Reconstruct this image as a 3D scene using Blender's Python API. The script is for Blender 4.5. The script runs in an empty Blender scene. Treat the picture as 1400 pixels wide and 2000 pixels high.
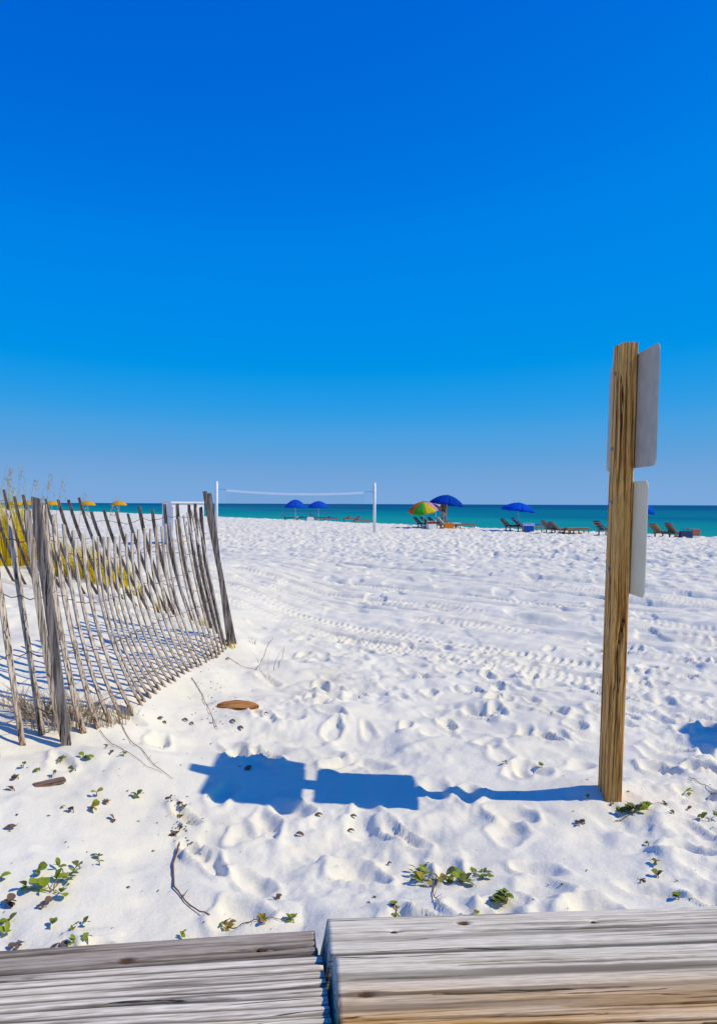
import bpy, bmesh, math, random
import numpy as np
from mathutils import Vector, Matrix

R = math.radians
scene = bpy.context.scene
COL = scene.collection

# ------------------------------------------------------------------ camera
FPX = 1600.0                       # focal length in pixels of the 1400 x 2000 photograph
EYE = 1.42
cam_data = bpy.data.cameras.new("camera")
cam_data.sensor_fit = 'VERTICAL'
cam_data.sensor_height = 36.0
cam_data.lens = 36.0 * FPX / 2000.0
cam_data.clip_start = 0.05
cam_data.clip_end = 90000.0
cam = bpy.data.objects.new("camera", cam_data)
COL.objects.link(cam)
CAM_ROT = Matrix.Rotation(R(90 - 0.562), 3, 'X') @ Matrix.Rotation(R(0.22), 3, 'Z')
cam.matrix_world = Matrix.Translation((0, 0, EYE)) @ CAM_ROT.to_4x4()
scene.camera = cam

# ------------------------------------------------------------------ sky and sun
SUN_EL, SUN_AZ = 45.0, -6.0        # azimuth measured from +X towards +Y
sd = Vector((math.cos(R(SUN_EL)) * math.cos(R(SUN_AZ)), math.cos(R(SUN_EL)) * math.sin(R(SUN_AZ)), math.sin(R(SUN_EL))))
world = bpy.data.worlds.new("World")
scene.world = world
world.use_nodes = True
wn, wl = world.node_tree.nodes, world.node_tree.links
wn.clear()
sky = wn.new('ShaderNodeTexSky')
sky.sky_type = 'NISHITA'
sky.sun_disc = False
sky.sun_elevation = R(SUN_EL)
sky.sun_rotation = R(90 - SUN_AZ)
sky.altitude = 0
sky.air_density = 0.6
sky.dust_density = 0.0
sky.ozone_density = 6.0
# the photograph's strong, saturated rendering of a clear sky: one tone curve over the sky's own brightness
sep = wn.new('ShaderNodeSeparateColor')
wl.new(sky.outputs[0], sep.inputs[0])
dv_ = wn.new('ShaderNodeMath'); dv_.operation = 'DIVIDE'; dv_.inputs[1].default_value = 10.0
wl.new(sep.outputs[1], dv_.inputs[0])
crv = wn.new('ShaderNodeValToRGB')
stops = [(0.09, (0.0, 0.120, 0.650)), (0.15, (0.0, 0.216, 0.785)), (0.25, (0.0, 0.292, 0.800)), (0.36, (0.055, 0.345, 0.755)), (0.50, (0.140, 0.362, 0.700)), (0.66, (0.20, 0.395, 0.715))]
while len(crv.color_ramp.elements) < len(stops): crv.color_ramp.elements.new(0.5)
for el_, (p_, c_) in zip(crv.color_ramp.elements, stops):
    el_.position = p_; el_.color = (*c_, 1)
crv.color_ramp.interpolation = 'CARDINAL'
com = wn.new('ShaderNodeVectorMath'); com.operation = 'SCALE'; com.inputs['Scale'].default_value = 10.0
wl.new(dv_.outputs[0], crv.inputs['Fac']); wl.new(crv.outputs['Color'], com.inputs[0])
bg = wn.new('ShaderNodeBackground')
bg.inputs['Strength'].default_value = 0.10
wo = wn.new('ShaderNodeOutputWorld')
wl.new(com.outputs[0], bg.inputs['Color'])
wl.new(bg.outputs[0], wo.inputs['Surface'])

sun_data = bpy.data.lights.new("sun", 'SUN')
sun_data.energy = 3.5
sun_data.angle = R(0.53)
sun_data.color = (1.0, 0.87, 0.61)
sun = bpy.data.objects.new("sun", sun_data)
COL.objects.link(sun)
sun.rotation_euler = sd.to_track_quat('Z', 'Y').to_euler()
sun.location = sd * 60

scene.view_settings.view_transform = 'Standard'
scene.view_settings.look = 'None'
scene.view_settings.exposure = 0.0
scene.view_settings.gamma = 1.0
scene.view_settings.use_curve_mapping = False
scene.cycles.max_bounces = 8

rnd = random.Random(11)
nrng = np.random.default_rng(5)

# ------------------------------------------------------------------ small helpers
def set_props(o, label=None, cat=None, group=None, kind=None):
    if label: o["label"] = label
    if cat: o["category"] = cat
    if group: o["group"] = group
    if kind: o["kind"] = kind
    return o

def mesh_obj(name, verts, faces, mat=None, parent=None, smooth=False, mats=None, midx=None):
    me = bpy.data.meshes.new(name)
    me.from_pydata([tuple(v) for v in verts], [], faces)
    if mats:
        for m in mats: me.materials.append(m)
        if midx is not None: me.polygons.foreach_set('material_index', midx)
    elif mat: me.materials.append(mat)
    if smooth: me.polygons.foreach_set('use_smooth', [True] * len(me.polygons))
    me.update()
    o = bpy.data.objects.new(name, me)
    COL.objects.link(o)
    if parent is not None: o.parent = parent
    return o

def share(name, me, parent=None, loc=(0, 0, 0), rot=None, scale=(1, 1, 1)):
    o = bpy.data.objects.new(name, me)
    COL.objects.link(o)
    if parent is not None: o.parent = parent
    o.location = loc
    if rot is not None: o.rotation_euler = rot
    o.scale = scale
    return o

def empty(name, loc=(0, 0, 0), rz=0.0):
    o = bpy.data.objects.new(name, None)
    COL.objects.link(o)
    o.location = loc
    o.rotation_euler = (0, 0, rz)
    o.empty_display_size = 0.1
    return o

def copy_tree(o, parent=None):
    c = o.copy()
    COL.objects.link(c)
    c.parent = parent
    for ch in [q for q in bpy.data.objects if q.parent == o]:
        copy_tree(ch, c)
    return c

class MB:
    """collects boxes, tubes and strips into one mesh"""
    def __init__(s): s.v, s.f = [], []
    def add(s, v, f):
        b = len(s.v)
        s.v += [tuple(p) for p in v]
        s.f += [tuple(i + b for i in q) for q in f]
    def box(s, x0, x1, y0, y1, z0, z1, bev=0.0, M=None):
        bm = bmesh.new()
        bmesh.ops.create_cube(bm, size=1.0)
        for v in bm.verts:
            v.co = Vector(((x0 + x1) / 2 + v.co.x * (x1 - x0), (y0 + y1) / 2 + v.co.y * (y1 - y0), (z0 + z1) / 2 + v.co.z * (z1 - z0)))
        if bev > 0: bmesh.ops.bevel(bm, geom=bm.edges[:], offset=bev, segments=2, profile=0.5, affect='EDGES')
        if M is not None: bm.transform(M)
        bm.verts.index_update()
        s.add([v.co[:] for v in bm.verts], [[v.index for v in f.verts] for f in bm.faces])
        bm.free()
    def tube(s, pts, rad, n=6):
        pts = [Vector(p) for p in pts]
        m = len(pts)
        rads = rad if isinstance(rad, (list, tuple)) else [rad] * m
        vs, fs = [], []
        up = Vector((0, 0, 1))
        for i, p in enumerate(pts):
            d = (pts[min(i + 1, m - 1)] - pts[max(i - 1, 0)])
            if d.length < 1e-9: d = Vector((0, 0, 1))
            d.normalize()
            a = d.cross(up)
            if a.length < 1e-3: a = d.cross(Vector((1, 0, 0)))
            a.normalize()
            b = a.cross(d)
            for k in range(n):
                t = 2 * math.pi * k / n
                vs.append(p + (a * math.cos(t) + b * math.sin(t)) * rads[i])
        for i in range(m - 1):
            for k in range(n):
                fs.append((i * n + k, i * n + (k + 1) % n, (i + 1) * n + (k + 1) % n, (i + 1) * n + k))
        fs.append(tuple(range(n - 1, -1, -1)))
        fs.append(tuple((m - 1) * n + k for k in range(n)))
        s.add(vs, fs)
    def build(s, name, mat, parent=None, smooth=False):
        return mesh_obj(name, s.v, s.f, mat, parent, smooth)

# ------------------------------------------------------------------ materials
def new_mat(name):
    m = bpy.data.materials.new(name)
    m.use_nodes = True
    nt = m.node_tree
    return m, nt, nt.nodes['Principled BSDF']

def ramp(nt, stops):
    r = nt.nodes.new('ShaderNodeValToRGB')
    el = r.color_ramp.elements
    while len(el) < len(stops): el.new(0.5)
    for e, (p, c) in zip(el, stops):
        e.position = p
        e.color = (c[0], c[1], c[2], 1)
    return r

def noisy(name, c0, c1, scale=20, rough=0.7, bump=0.0, stretch=(1, 1, 1), detail=4, spec=0.3, lo=0.3, hi=0.7, trans=0.0, bdist=0.002):
    m, nt, p = new_mat(name)
    tc = nt.nodes.new('ShaderNodeTexCoord')
    mp = nt.nodes.new('ShaderNodeMapping')
    mp.inputs['Scale'].default_value = stretch
    no = nt.nodes.new('ShaderNodeTexNoise')
    no.inputs['Scale'].default_value = scale
    no.inputs['Detail'].default_value = detail
    rp = ramp(nt, [(lo, c0), (hi, c1)])
    L = nt.links.new
    L(tc.outputs['Object'], mp.inputs['Vector'])
    L(mp.outputs[0], no.inputs['Vector'])
    L(no.outputs['Fac'], rp.inputs['Fac'])
    L(rp.outputs['Color'], p.inputs['Base Color'])
    p.inputs['Roughness'].default_value = rough
    p.inputs['Specular IOR Level'].default_value = spec
    if bump:
        b = nt.nodes.new('ShaderNodeBump')
        b.inputs['Strength'].default_value = bump
        b.inputs['Distance'].default_value = bdist
        L(no.outputs['Fac'], b.inputs['Height'])
        L(b.outputs[0], p.inputs['Normal'])
    if trans > 0:
        tr = nt.nodes.new('ShaderNodeBsdfTranslucent')
        L(rp.outputs['Color'], tr.inputs['Color'])
        mx = nt.nodes.new('ShaderNodeMixShader')
        mx.inputs[0].default_value = trans
        out = nt.nodes['Material Output']
        L(p.outputs[0], mx.inputs[1])
        L(tr.outputs[0], mx.inputs[2])
        L(mx.outputs[0], out.inputs['Surface'])
    return m

def make_sand():
    m, nt, p = new_mat("white_quartz_sand")
    L = nt.links.new
    geo = nt.nodes.new('ShaderNodeNewGeometry')
    n1 = nt.nodes.new('ShaderNodeTexNoise'); n1.inputs['Scale'].default_value = 1.3; n1.inputs['Detail'].default_value = 6
    n2 = nt.nodes.new('ShaderNodeTexNoise'); n2.inputs['Scale'].default_value = 420; n2.inputs['Detail'].default_value = 3
    n3 = nt.nodes.new('ShaderNodeTexNoise'); n3.inputs['Scale'].default_value = 60; n3.inputs['Detail'].default_value = 5
    for n in (n1, n2, n3): L(geo.outputs['Position'], n.inputs['Vector'])
    r1 = ramp(nt, [(0.3, (0.80, 0.765, 0.61)), (0.7, (0.88, 0.845, 0.69))])
    r2 = ramp(nt, [(0.30, (0.62, 0.60, 0.57)), (0.46, (1, 1, 1))])
    L(n1.outputs['Fac'], r1.inputs['Fac'])
    L(n2.outputs['Fac'], r2.inputs['Fac'])
    mx = nt.nodes.new('ShaderNodeMix'); mx.data_type = 'RGBA'; mx.blend_type = 'MULTIPLY'
    mx.inputs['Factor'].default_value = 0.55
    L(r1.outputs['Color'], mx.inputs['A']); L(r2.outputs['Color'], mx.inputs['B'])
    L(mx.outputs['Result'], p.inputs['Base Color'])
    p.inputs['Roughness'].default_value = 0.95
    p.inputs['Specular IOR Level'].default_value = 0.1
    b1 = nt.nodes.new('ShaderNodeBump'); b1.inputs['Strength'].default_value = 0.5; b1.inputs['Distance'].default_value = 0.006
    b2 = nt.nodes.new('ShaderNodeBump'); b2.inputs['Strength'].default_value = 0.35; b2.inputs['Distance'].default_value = 0.0015
    L(n3.outputs['Fac'], b1.inputs['Height'])
    L(n2.outputs['Fac'], b2.inputs['Height'])
    L(b1.outputs[0], b2.inputs['Normal'])
    L(b2.outputs[0], p.inputs['Normal'])
    return m

def make_sea():
    m, nt, p = new_mat("gulf_water")
    L = nt.links.new
    geo = nt.nodes.new('ShaderNodeNewGeometry')
    dt = nt.nodes.new('ShaderNodeVectorMath'); dt.operation = 'DOT_PRODUCT'
    dt.inputs[1].default_value = (0.854, 0.52, 0)
    L(geo.outputs['Position'], dt.inputs[0])
    off = -(-14.7 * 0.854 + 87 * 0.52)
    ad = nt.nodes.new('ShaderNodeMath'); ad.operation = 'ADD'; ad.inputs[1].default_value = off
    L(dt.outputs['Value'], ad.inputs[0])
    lg = nt.nodes.new('ShaderNodeMath'); lg.operation = 'LOGARITHM'; lg.inputs[1].default_value = 10
    mxx = nt.nodes.new('ShaderNodeMath'); mxx.operation = 'MAXIMUM'; mxx.inputs[1].default_value = 1
    L(ad.outputs[0], mxx.inputs[0]); L(mxx.outputs[0], lg.inputs[0])
    # patches of darker bottom, stretched along the shore
    rot = nt.nodes.new('ShaderNodeMapping'); rot.vector_type = 'POINT'
    rot.inputs['Rotation'].default_value = (0, 0, -math.atan2(0.52, 0.854))
    L(geo.outputs['Position'], rot.inputs['Vector'])
    sc = nt.nodes.new('ShaderNodeMapping'); sc.inputs['Scale'].default_value = (0.02, 0.006, 1)
    L(rot.outputs[0], sc.inputs['Vector'])
    no = nt.nodes.new('ShaderNodeTexNoise'); no.inputs['Scale'].default_value = 1.0; no.inputs['Detail'].default_value = 5
    L(sc.outputs[0], no.inputs['Vector'])
    ma = nt.nodes.new('ShaderNodeMath'); ma.operation = 'MULTIPLY_ADD'; ma.inputs[1].default_value = 1.5; 
    L(no.outputs['Fac'], ma.inputs[0]); 
    sb = nt.nodes.new('ShaderNodeMath'); sb.operation = 'SUBTRACT'; sb.inputs[1].default_value = 0.75
    L(lg.outputs[0], sb.inputs[0]); L(sb.outputs[0], ma.inputs[2])
    dv = nt.nodes.new('ShaderNodeMath'); dv.operation = 'DIVIDE'; dv.inputs[1].default_value = 4.0
    L(ma.outputs[0], dv.inputs[0])
    rp = ramp(nt, [(0.34, (0.01, 0.34, 0.26)), (0.47, (0.0, 0.25, 0.235)), (0.56, (0.0, 0.16, 0.205)), (0.68, (0.0, 0.085, 0.17)), (1.0, (0.0, 0.06, 0.15))])
    L(dv.outputs[0], rp.inputs['Fac'])
    L(rp.outputs['Color'], p.inputs['Base Color'])
    p.inputs['Roughness'].default_value = 0.45
    p.inputs['Specular IOR Level'].default_value = 0.06
    w1 = nt.nodes.new('ShaderNodeTexNoise'); w1.inputs['Scale'].default_value = 1.0; w1.inputs['Detail'].default_value = 6
    sc2 = nt.nodes.new('ShaderNodeMapping'); sc2.inputs['Scale'].default_value = (0.55, 0.16, 1)
    L(rot.outputs[0], sc2.inputs['Vector']); L(sc2.outputs[0], w1.inputs['Vector'])
    b = nt.nodes.new('ShaderNodeBump'); b.inputs['Strength'].default_value = 0.8; b.inputs['Distance'].default_value = 0.6
    L(w1.outputs['Fac'], b.inputs['Height']); L(b.outputs[0], p.inputs['Normal'])
    return m

def make_wood(name, light, mid, dark, along='X', grain=60.0, crack=0.35, tint=None, rough=0.85, bump=0.6, relief=False):
    """weathered board: grain streaks along one axis of the object, dark season cracks"""
    m, nt, p = new_mat(name)
    L = nt.links.new
    tc = nt.nodes.new('ShaderNodeTexCoord')
    def sm(l, t):
        mp = nt.nodes.new('ShaderNodeMapping')
        mp.inputs['Scale'].default_value = {'X': (l, t, t), 'Z': (t, t, l)}[along]
        L(tc.outputs['Object'], mp.inputs['Vector'])
        return mp
    # slow wander so that the grain is never ruler straight
    wv = nt.nodes.new('ShaderNodeTexNoise'); wv.inputs['Scale'].default_value = 1.0; wv.inputs['Detail'].default_value = 2
    L(sm(1.6, 4).outputs[0], wv.inputs['Vector'])
    def streak(l, t, det, warp):
        mp = sm(l, t)
        vm = nt.nodes.new('ShaderNodeVectorMath'); vm.operation = 'MULTIPLY_ADD'
        vm.inputs[1].default_value = (warp, warp, warp)
        L(wv.outputs['Color'], vm.inputs[0]); L(mp.outputs[0], vm.inputs[2])
        n = nt.nodes.new('ShaderNodeTexNoise'); n.inputs['Scale'].default_value = 1.0; n.inputs['Detail'].default_value = det
        L(vm.outputs[0], n.inputs['Vector'])
        return n
    g1 = streak(2.2, grain, 5, 1.2)
    g2 = streak(16.0, grain * 3.0, 4, 2.0)
    g3 = streak(0.9, grain * 0.30, 4, 1.0)
    g4 = streak(1.3, grain * 0.18, 2, 0.6)
    r1 = ramp(nt, [(0.33, dark), (0.46, mid), (0.60, light)] if relief else [(0.39, dark), (0.47, mid), (0.56, light)])
    L(g1.outputs['Fac'], r1.inputs['Fac'])
    r2 = ramp(nt, [(0.34, (0.66, 0.64, 0.62)), (0.60, (1.06, 1.06, 1.06))])
    L(g2.outputs['Fac'], r2.inputs['Fac'])
    m1 = nt.nodes.new('ShaderNodeMix'); m1.data_type = 'RGBA'; m1.blend_type = 'MULTIPLY'; m1.inputs['Factor'].default_value = 0.9
    L(r1.outputs['Color'], m1.inputs['A']); L(r2.outputs['Color'], m1.inputs['B'])
    # season checks: thin broken lines where a stretched noise crosses its mean
    ab = nt.nodes.new('ShaderNodeMath'); ab.operation = 'SUBTRACT'; ab.inputs[1].default_value = 0.5
    L(g3.outputs['Fac'], ab.inputs[0])
    a2 = nt.nodes.new('ShaderNodeMath'); a2.operation = 'ABSOLUTE'; L(ab.outputs[0], a2.inputs[0])
    gt = nt.nodes.new('ShaderNodeMapRange'); gt.inputs['From Min'].default_value = crack + 0.10; gt.inputs['From Max'].default_value = crack + 0.22
    gt.inputs['To Min'].default_value = 0.0; gt.inputs['To Max'].default_value = 0.06
    L(g4.outputs['Fac'], gt.inputs['Value'])
    a3 = nt.nodes.new('ShaderNodeMath'); a3.operation = 'ADD'; L(a2.outputs[0], a3.inputs[0]); L(gt.outputs[0], a3.inputs[1])
    r3 = ramp(nt, [(0.006, tuple(c * 0.35 for c in dark)), (0.022, (1, 1, 1))])
    L(a3.outputs[0], r3.inputs['Fac'])
    m2 = nt.nodes.new('ShaderNodeMix'); m2.data_type = 'RGBA'; m2.blend_type = 'MULTIPLY'; m2.inputs['Factor'].default_value = 1.0
    L(m1.outputs['Result'], m2.inputs['A']); L(r3.outputs['Color'], m2.inputs['B'])
    colour = m2.outputs['Result']
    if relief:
        for an, cc in (("grain_shade", tuple(c * 0.55 for c in dark)), ("knot", (0.10, 0.055, 0.03)), ("crack", (0.018, 0.014, 0.011))):  # depth shade of cracks put into the colour; eroded grain lines darkened likewise
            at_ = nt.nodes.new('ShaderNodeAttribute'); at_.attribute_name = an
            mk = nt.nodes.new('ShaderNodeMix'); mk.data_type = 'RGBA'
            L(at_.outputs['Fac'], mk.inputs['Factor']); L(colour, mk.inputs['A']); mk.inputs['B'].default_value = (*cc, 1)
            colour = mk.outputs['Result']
    if tint:                                   # patch of fresher, browner wood
        axis, a, b_, col, amt = tint
        sp = nt.nodes.new('ShaderNodeSeparateXYZ'); L(tc.outputs['Object'], sp.inputs[0])
        mr = nt.nodes.new('ShaderNodeMapRange'); mr.inputs['From Min'].default_value = a; mr.inputs['From Max'].default_value = b_
        L(sp.outputs[axis], mr.inputs['Value'])
        nn = nt.nodes.new('ShaderNodeTexNoise'); nn.inputs['Scale'].default_value = 1; nn.inputs['Detail'].default_value = 4
        L(sm(1.5, 12).outputs[0], nn.inputs['Vector'])
        mu = nt.nodes.new('ShaderNodeMath'); mu.operation = 'MULTIPLY'
        L(mr.outputs[0], mu.inputs[0])
        rr = ramp(nt, [(0.35, (0, 0, 0)), (0.6, (1, 1, 1))]); L(nn.outputs['Fac'], rr.inputs['Fac'])
        ad = nt.nodes.new('ShaderNodeMath'); ad.operation = 'MULTIPLY_ADD'; ad.inputs[1].default_value = 0.5; ad.inputs[2].default_value = 0.5
        L(rr.outputs['Color'], ad.inputs[0]); L(ad.outputs[0], mu.inputs[1])
        m_ = nt.nodes.new('ShaderNodeMath'); m_.operation = 'MULTIPLY'; m_.inputs[1].default_value = amt; L(mu.outputs[0], m_.inputs[0])
        m3 = nt.nodes.new('ShaderNodeMix'); m3.data_type = 'RGBA'; m3.blend_type = 'MULTIPLY'
        L(m_.outputs[0], m3.inputs['Factor']); L(colour, m3.inputs['A']); m3.inputs['B'].default_value = (*col, 1)
        colour = m3.outputs['Result']
    L(colour, p.inputs['Base Color'])
    p.inputs['Roughness'].default_value = rough
    p.inputs['Specular IOR Level'].default_value = 0.2
    b = nt.nodes.new('ShaderNodeBump'); b.inputs['Strength'].default_value = bump; b.inputs['Distance'].default_value = 0.003
    bb = nt.nodes.new('ShaderNodeBump'); bb.inputs['Strength'].default_value = bump; bb.inputs['Distance'].default_value = 0.004
    L(g1.outputs['Fac'], b.inputs['Height'])
    L(r3.outputs['Color'], bb.inputs['Height'])
    L(b.outputs[0], bb.inputs['Normal'])
    L(bb.outputs[0], p.inputs['Normal'])
    return m

M = {}
M['sand'] = make_sand()
M['sea'] = make_sea()
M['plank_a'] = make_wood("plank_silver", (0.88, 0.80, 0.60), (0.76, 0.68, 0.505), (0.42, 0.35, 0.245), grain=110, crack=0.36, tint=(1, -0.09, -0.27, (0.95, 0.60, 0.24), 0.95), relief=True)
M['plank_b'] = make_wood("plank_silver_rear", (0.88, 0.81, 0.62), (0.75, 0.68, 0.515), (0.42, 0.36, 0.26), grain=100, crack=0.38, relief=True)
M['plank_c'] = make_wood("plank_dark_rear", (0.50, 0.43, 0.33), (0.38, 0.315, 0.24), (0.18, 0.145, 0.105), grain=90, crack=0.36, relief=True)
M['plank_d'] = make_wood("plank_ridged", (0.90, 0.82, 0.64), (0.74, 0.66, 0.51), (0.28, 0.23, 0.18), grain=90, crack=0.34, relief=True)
M['post'] = make_wood("treated_pine_post", (0.84, 0.45, 0.13), (0.62, 0.30, 0.065), (0.26, 0.105, 0.02), along='Z', grain=70, crack=0.34, rough=0.75)
M['slat'] = make_wood("grey_slat", (0.68, 0.60, 0.51), (0.48, 0.41, 0.34), (0.20, 0.16, 0.125), along='Z', grain=110, crack=0.36, tint=(2, 0.34, 0.02, (0.62, 0.46, 0.32), 0.9))
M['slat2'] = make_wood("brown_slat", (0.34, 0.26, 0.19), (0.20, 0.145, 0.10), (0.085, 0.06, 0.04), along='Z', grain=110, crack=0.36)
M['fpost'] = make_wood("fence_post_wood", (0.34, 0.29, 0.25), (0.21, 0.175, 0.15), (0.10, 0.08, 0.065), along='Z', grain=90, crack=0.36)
M['wire'] = noisy("rusty_wire", (0.10, 0.06, 0.04), (0.22, 0.17, 0.14), 90, 0.7)
M['alu'] = noisy("sign_aluminium", (0.44, 0.37, 0.28), (0.55, 0.47, 0.36), 14, 0.45, spec=0.5)
M['alu2'] = noisy("sign_cream_back", (0.82, 0.71, 0.45), (0.90, 0.79, 0.53), 9, 0.5, spec=0.4)
M['signwhite'] = noisy("sign_face_white", (0.76, 0.76, 0.75), (0.82, 0.82, 0.81), 6, 0.4)
M['steel'] = noisy("galvanised_bolt", (0.25, 0.24, 0.23), (0.42, 0.41, 0.40), 60, 0.4, spec=0.6)
M['rust'] = noisy("rusty_nail", (0.05, 0.022, 0.012), (0.13, 0.06, 0.03), 80, 0.85)
M['white'] = noisy("white_paint", (0.74, 0.74, 0.73), (0.82, 0.82, 0.82), 5, 0.5)
M['boxwhite'] = noisy("box_paint", (0.72, 0.70, 0.68), (0.80, 0.79, 0.78), 3, 0.55)
M['net'] = noisy("net_cord", (0.05, 0.08, 0.14), (0.09, 0.13, 0.2), 40, 0.8)
M['tape'] = noisy("net_tape", (0.58, 0.72, 0.84), (0.66, 0.78, 0.88), 8, 0.7)
M['tape2'] = noisy("net_rope_blue", (0.03, 0.16, 0.36), (0.05, 0.22, 0.45), 30, 0.7)
M['blue'] = noisy("canopy_blue", (0.0, 0.085, 0.62), (0.002, 0.12, 0.76), 5, 0.8, trans=0.25, spec=0.05)
M['navy'] = noisy("canopy_deep_blue", (0.0, 0.05, 0.38), (0.002, 0.07, 0.48), 5, 0.8, trans=0.2, spec=0.05)
M['yellow'] = noisy("canopy_yellow", (0.78, 0.42, 0.01), (0.86, 0.52, 0.02), 5, 0.7, trans=0.3)
for nm, c in dict(red=(0.62, 0.04, 0.03), orange=(0.80, 0.22, 0.01), yel=(0.82, 0.62, 0.02), green=(0.05, 0.50, 0.03), teal=(0.02, 0.30, 0.35), violet=(0.22, 0.12, 0.42), pink=(0.70, 0.42, 0.50)).items():
    M['r_' + nm] = noisy("canopy_" + nm, tuple(k * 0.9 for k in c), c, 5, 0.7, trans=0.25)
M['lounger'] = noisy("lounger_wood", (0.26, 0.16, 0.10), (0.40, 0.27, 0.18), 14, 0.7, stretch=(1, 8, 8))
M['cush_blue'] = noisy("cushion_blue", (0.01, 0.10, 0.40), (0.015, 0.14, 0.50), 8, 0.8)
M['cush_navy'] = noisy("cushion_navy", (0.015, 0.03, 0.09), (0.02, 0.045, 0.13), 8, 0.8)
M['cush_white'] = noisy("cushion_white", (0.66, 0.66, 0.66), (0.76, 0.76, 0.76), 8, 0.8)
M['cush_brown'] = noisy("cushion_mauve_brown", (0.20, 0.12, 0.11), (0.30, 0.19, 0.17), 8, 0.8)
M['cush_ochre'] = noisy("cushion_ochre", (0.34, 0.17, 0.03), (0.44, 0.24, 0.05), 8, 0.8)
M['towel_red'] = noisy("towel_red", (0.50, 0.10, 0.09), (0.60, 0.16, 0.14), 10, 0.9)
M['leaf_g'] = noisy("leaf_green", (0.19, 0.27, 0.010), (0.38, 0.46, 0.025), 30, 0.5, trans=0.25)
M['leaf_o'] = noisy("leaf_olive", (0.12, 0.155, 0.025), (0.22, 0.25, 0.05), 30, 0.6, trans=0.2)
M['leaf_y'] = noisy("leaf_yellow", (0.36, 0.26, 0.02), (0.46, 0.36, 0.04), 30, 0.6, trans=0.25)
M['leaf_b'] = noisy("leaf_dry_brown", (0.12, 0.075, 0.05), (0.21, 0.14, 0.10), 30, 0.8)
M['leaf_r'] = noisy("leaf_orange", (0.34, 0.15, 0.03), (0.42, 0.22, 0.05), 30, 0.7)
M['stem'] = noisy("stem_tan", (0.20, 0.12, 0.07), (0.32, 0.22, 0.13), 40, 0.8)
M['twig'] = noisy("twig_brown", (0.16, 0.085, 0.06), (0.26, 0.15, 0.11), 60, 0.85, bump=0.4)
M['chip'] = make_wood("orange_wood_chip", (0.60, 0.28, 0.09), (0.46, 0.19, 0.05), (0.22, 0.08, 0.02), grain=60, crack=0.28)
M['chip2'] = make_wood("brown_wood_chip", (0.30, 0.20, 0.16), (0.21, 0.13, 0.10), (0.10, 0.06, 0.045), grain=70, crack=0.3)
M['grass'] = noisy("dune_grass_green", (0.60, 0.46, 0.008), (0.85, 0.68, 0.02), 3, 0.6, trans=0.3)
M['drygrass'] = noisy("dry_grass", (0.36, 0.26, 0.14), (0.52, 0.40, 0.24), 5, 0.8, trans=0.2)
M['plume'] = noisy("sea_oat_plume", (0.46, 0.38, 0.26), (0.60, 0.52, 0.38), 9, 0.8, trans=0.3)
M['skin'] = noisy("skin", (0.36, 0.19, 0.12), (0.42, 0.23, 0.15), 6, 0.6)
M['shirt'] = noisy("olive_shirt", (0.17, 0.15, 0.05), (0.24, 0.21, 0.08), 9, 0.9)
M['shorts'] = noisy("pale_shorts", (0.55, 0.52, 0.46), (0.66, 0.63, 0.57), 9, 0.9)
M['hair'] = noisy("brown_hair", (0.05, 0.03, 0.02), (0.09, 0.055, 0.035), 40, 0.6)
M['litter'] = noisy("dark_litter", (0.05, 0.035, 0.025), (0.15, 0.11, 0.075), 25, 0.9)
M['capred'] = noisy("red_hat", (0.5, 0.05, 0.04), (0.55, 0.07, 0.05), 9, 0.8)

# ------------------------------------------------------------------ terrain
def h2(ix, iy, seed):
    n = (ix.astype(np.int64) * 374761393 + iy.astype(np.int64) * 668265263 + seed * 1442695041) & 0xFFFFFFFF
    n = ((n ^ (n >> 13)) * 1274126177) & 0xFFFFFFFF
    n = (n ^ (n >> 16)) & 0xFFFFFFFF
    return n / 4294967295.0

def vn(x, y, seed):
    fx, fy = np.floor(x), np.floor(y)
    tx, ty = x - fx, y - fy
    tx = tx * tx * tx * (tx * (tx * 6 - 15) + 10); ty = ty * ty * ty * (ty * (ty * 6 - 15) + 10)
    a = h2(fx, fy, seed); b = h2(fx + 1, fy, seed); c = h2(fx, fy + 1, seed); d = h2(fx + 1, fy + 1, seed)
    return (a + (b - a) * tx) * (1 - ty) + (c + (d - c) * tx) * ty - 0.5

def sstep(a, b, x):
    t = np.clip((x - a) / (b - a), 0, 1)
    return t * t * (3 - 2 * t)

CREST_P = (-14.7, 87.0); CREST_N = (0.854, 0.52)
def base_h(x, y):
    t = -x
    lat = np.interp(t, [0.0, 0.5, 0.9, 1.4, 2.1, 3.2, 5.0, 9.0, 30.0], [0.0, 0.03, 0.09, 0.24, 0.36, 0.52, 0.72, 0.75, 0.2])
    fade = sstep(24, 11, y) * (0.12 + 0.88 * sstep(1.7, 3.5, y))
    h = lat * fade
    h = h + 0.11 * np.exp(-((y - 2.0) / 0.75) ** 2) * (1 - 0.4 * sstep(-0.2, 0.3, t))      # sand banked against the timbers
    h = h + 0.05 * np.exp(-(((x - 1.2) / 0.28) ** 2 + ((y - 4.0) / 0.22) ** 2))             # little mound at the sign post
    w = (x - CREST_P[0]) * CREST_N[0] + (y - CREST_P[1]) * CREST_N[1]
    w = w + 1.2 * vn(x * 0.11, y * 0.11, 91) + 0.5 * vn(x * 0.4, y * 0.4, 92)
    h = h + np.where(w > 0, -np.minimum(0.10 * w, 3.2), 0.0)
    return h

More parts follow.
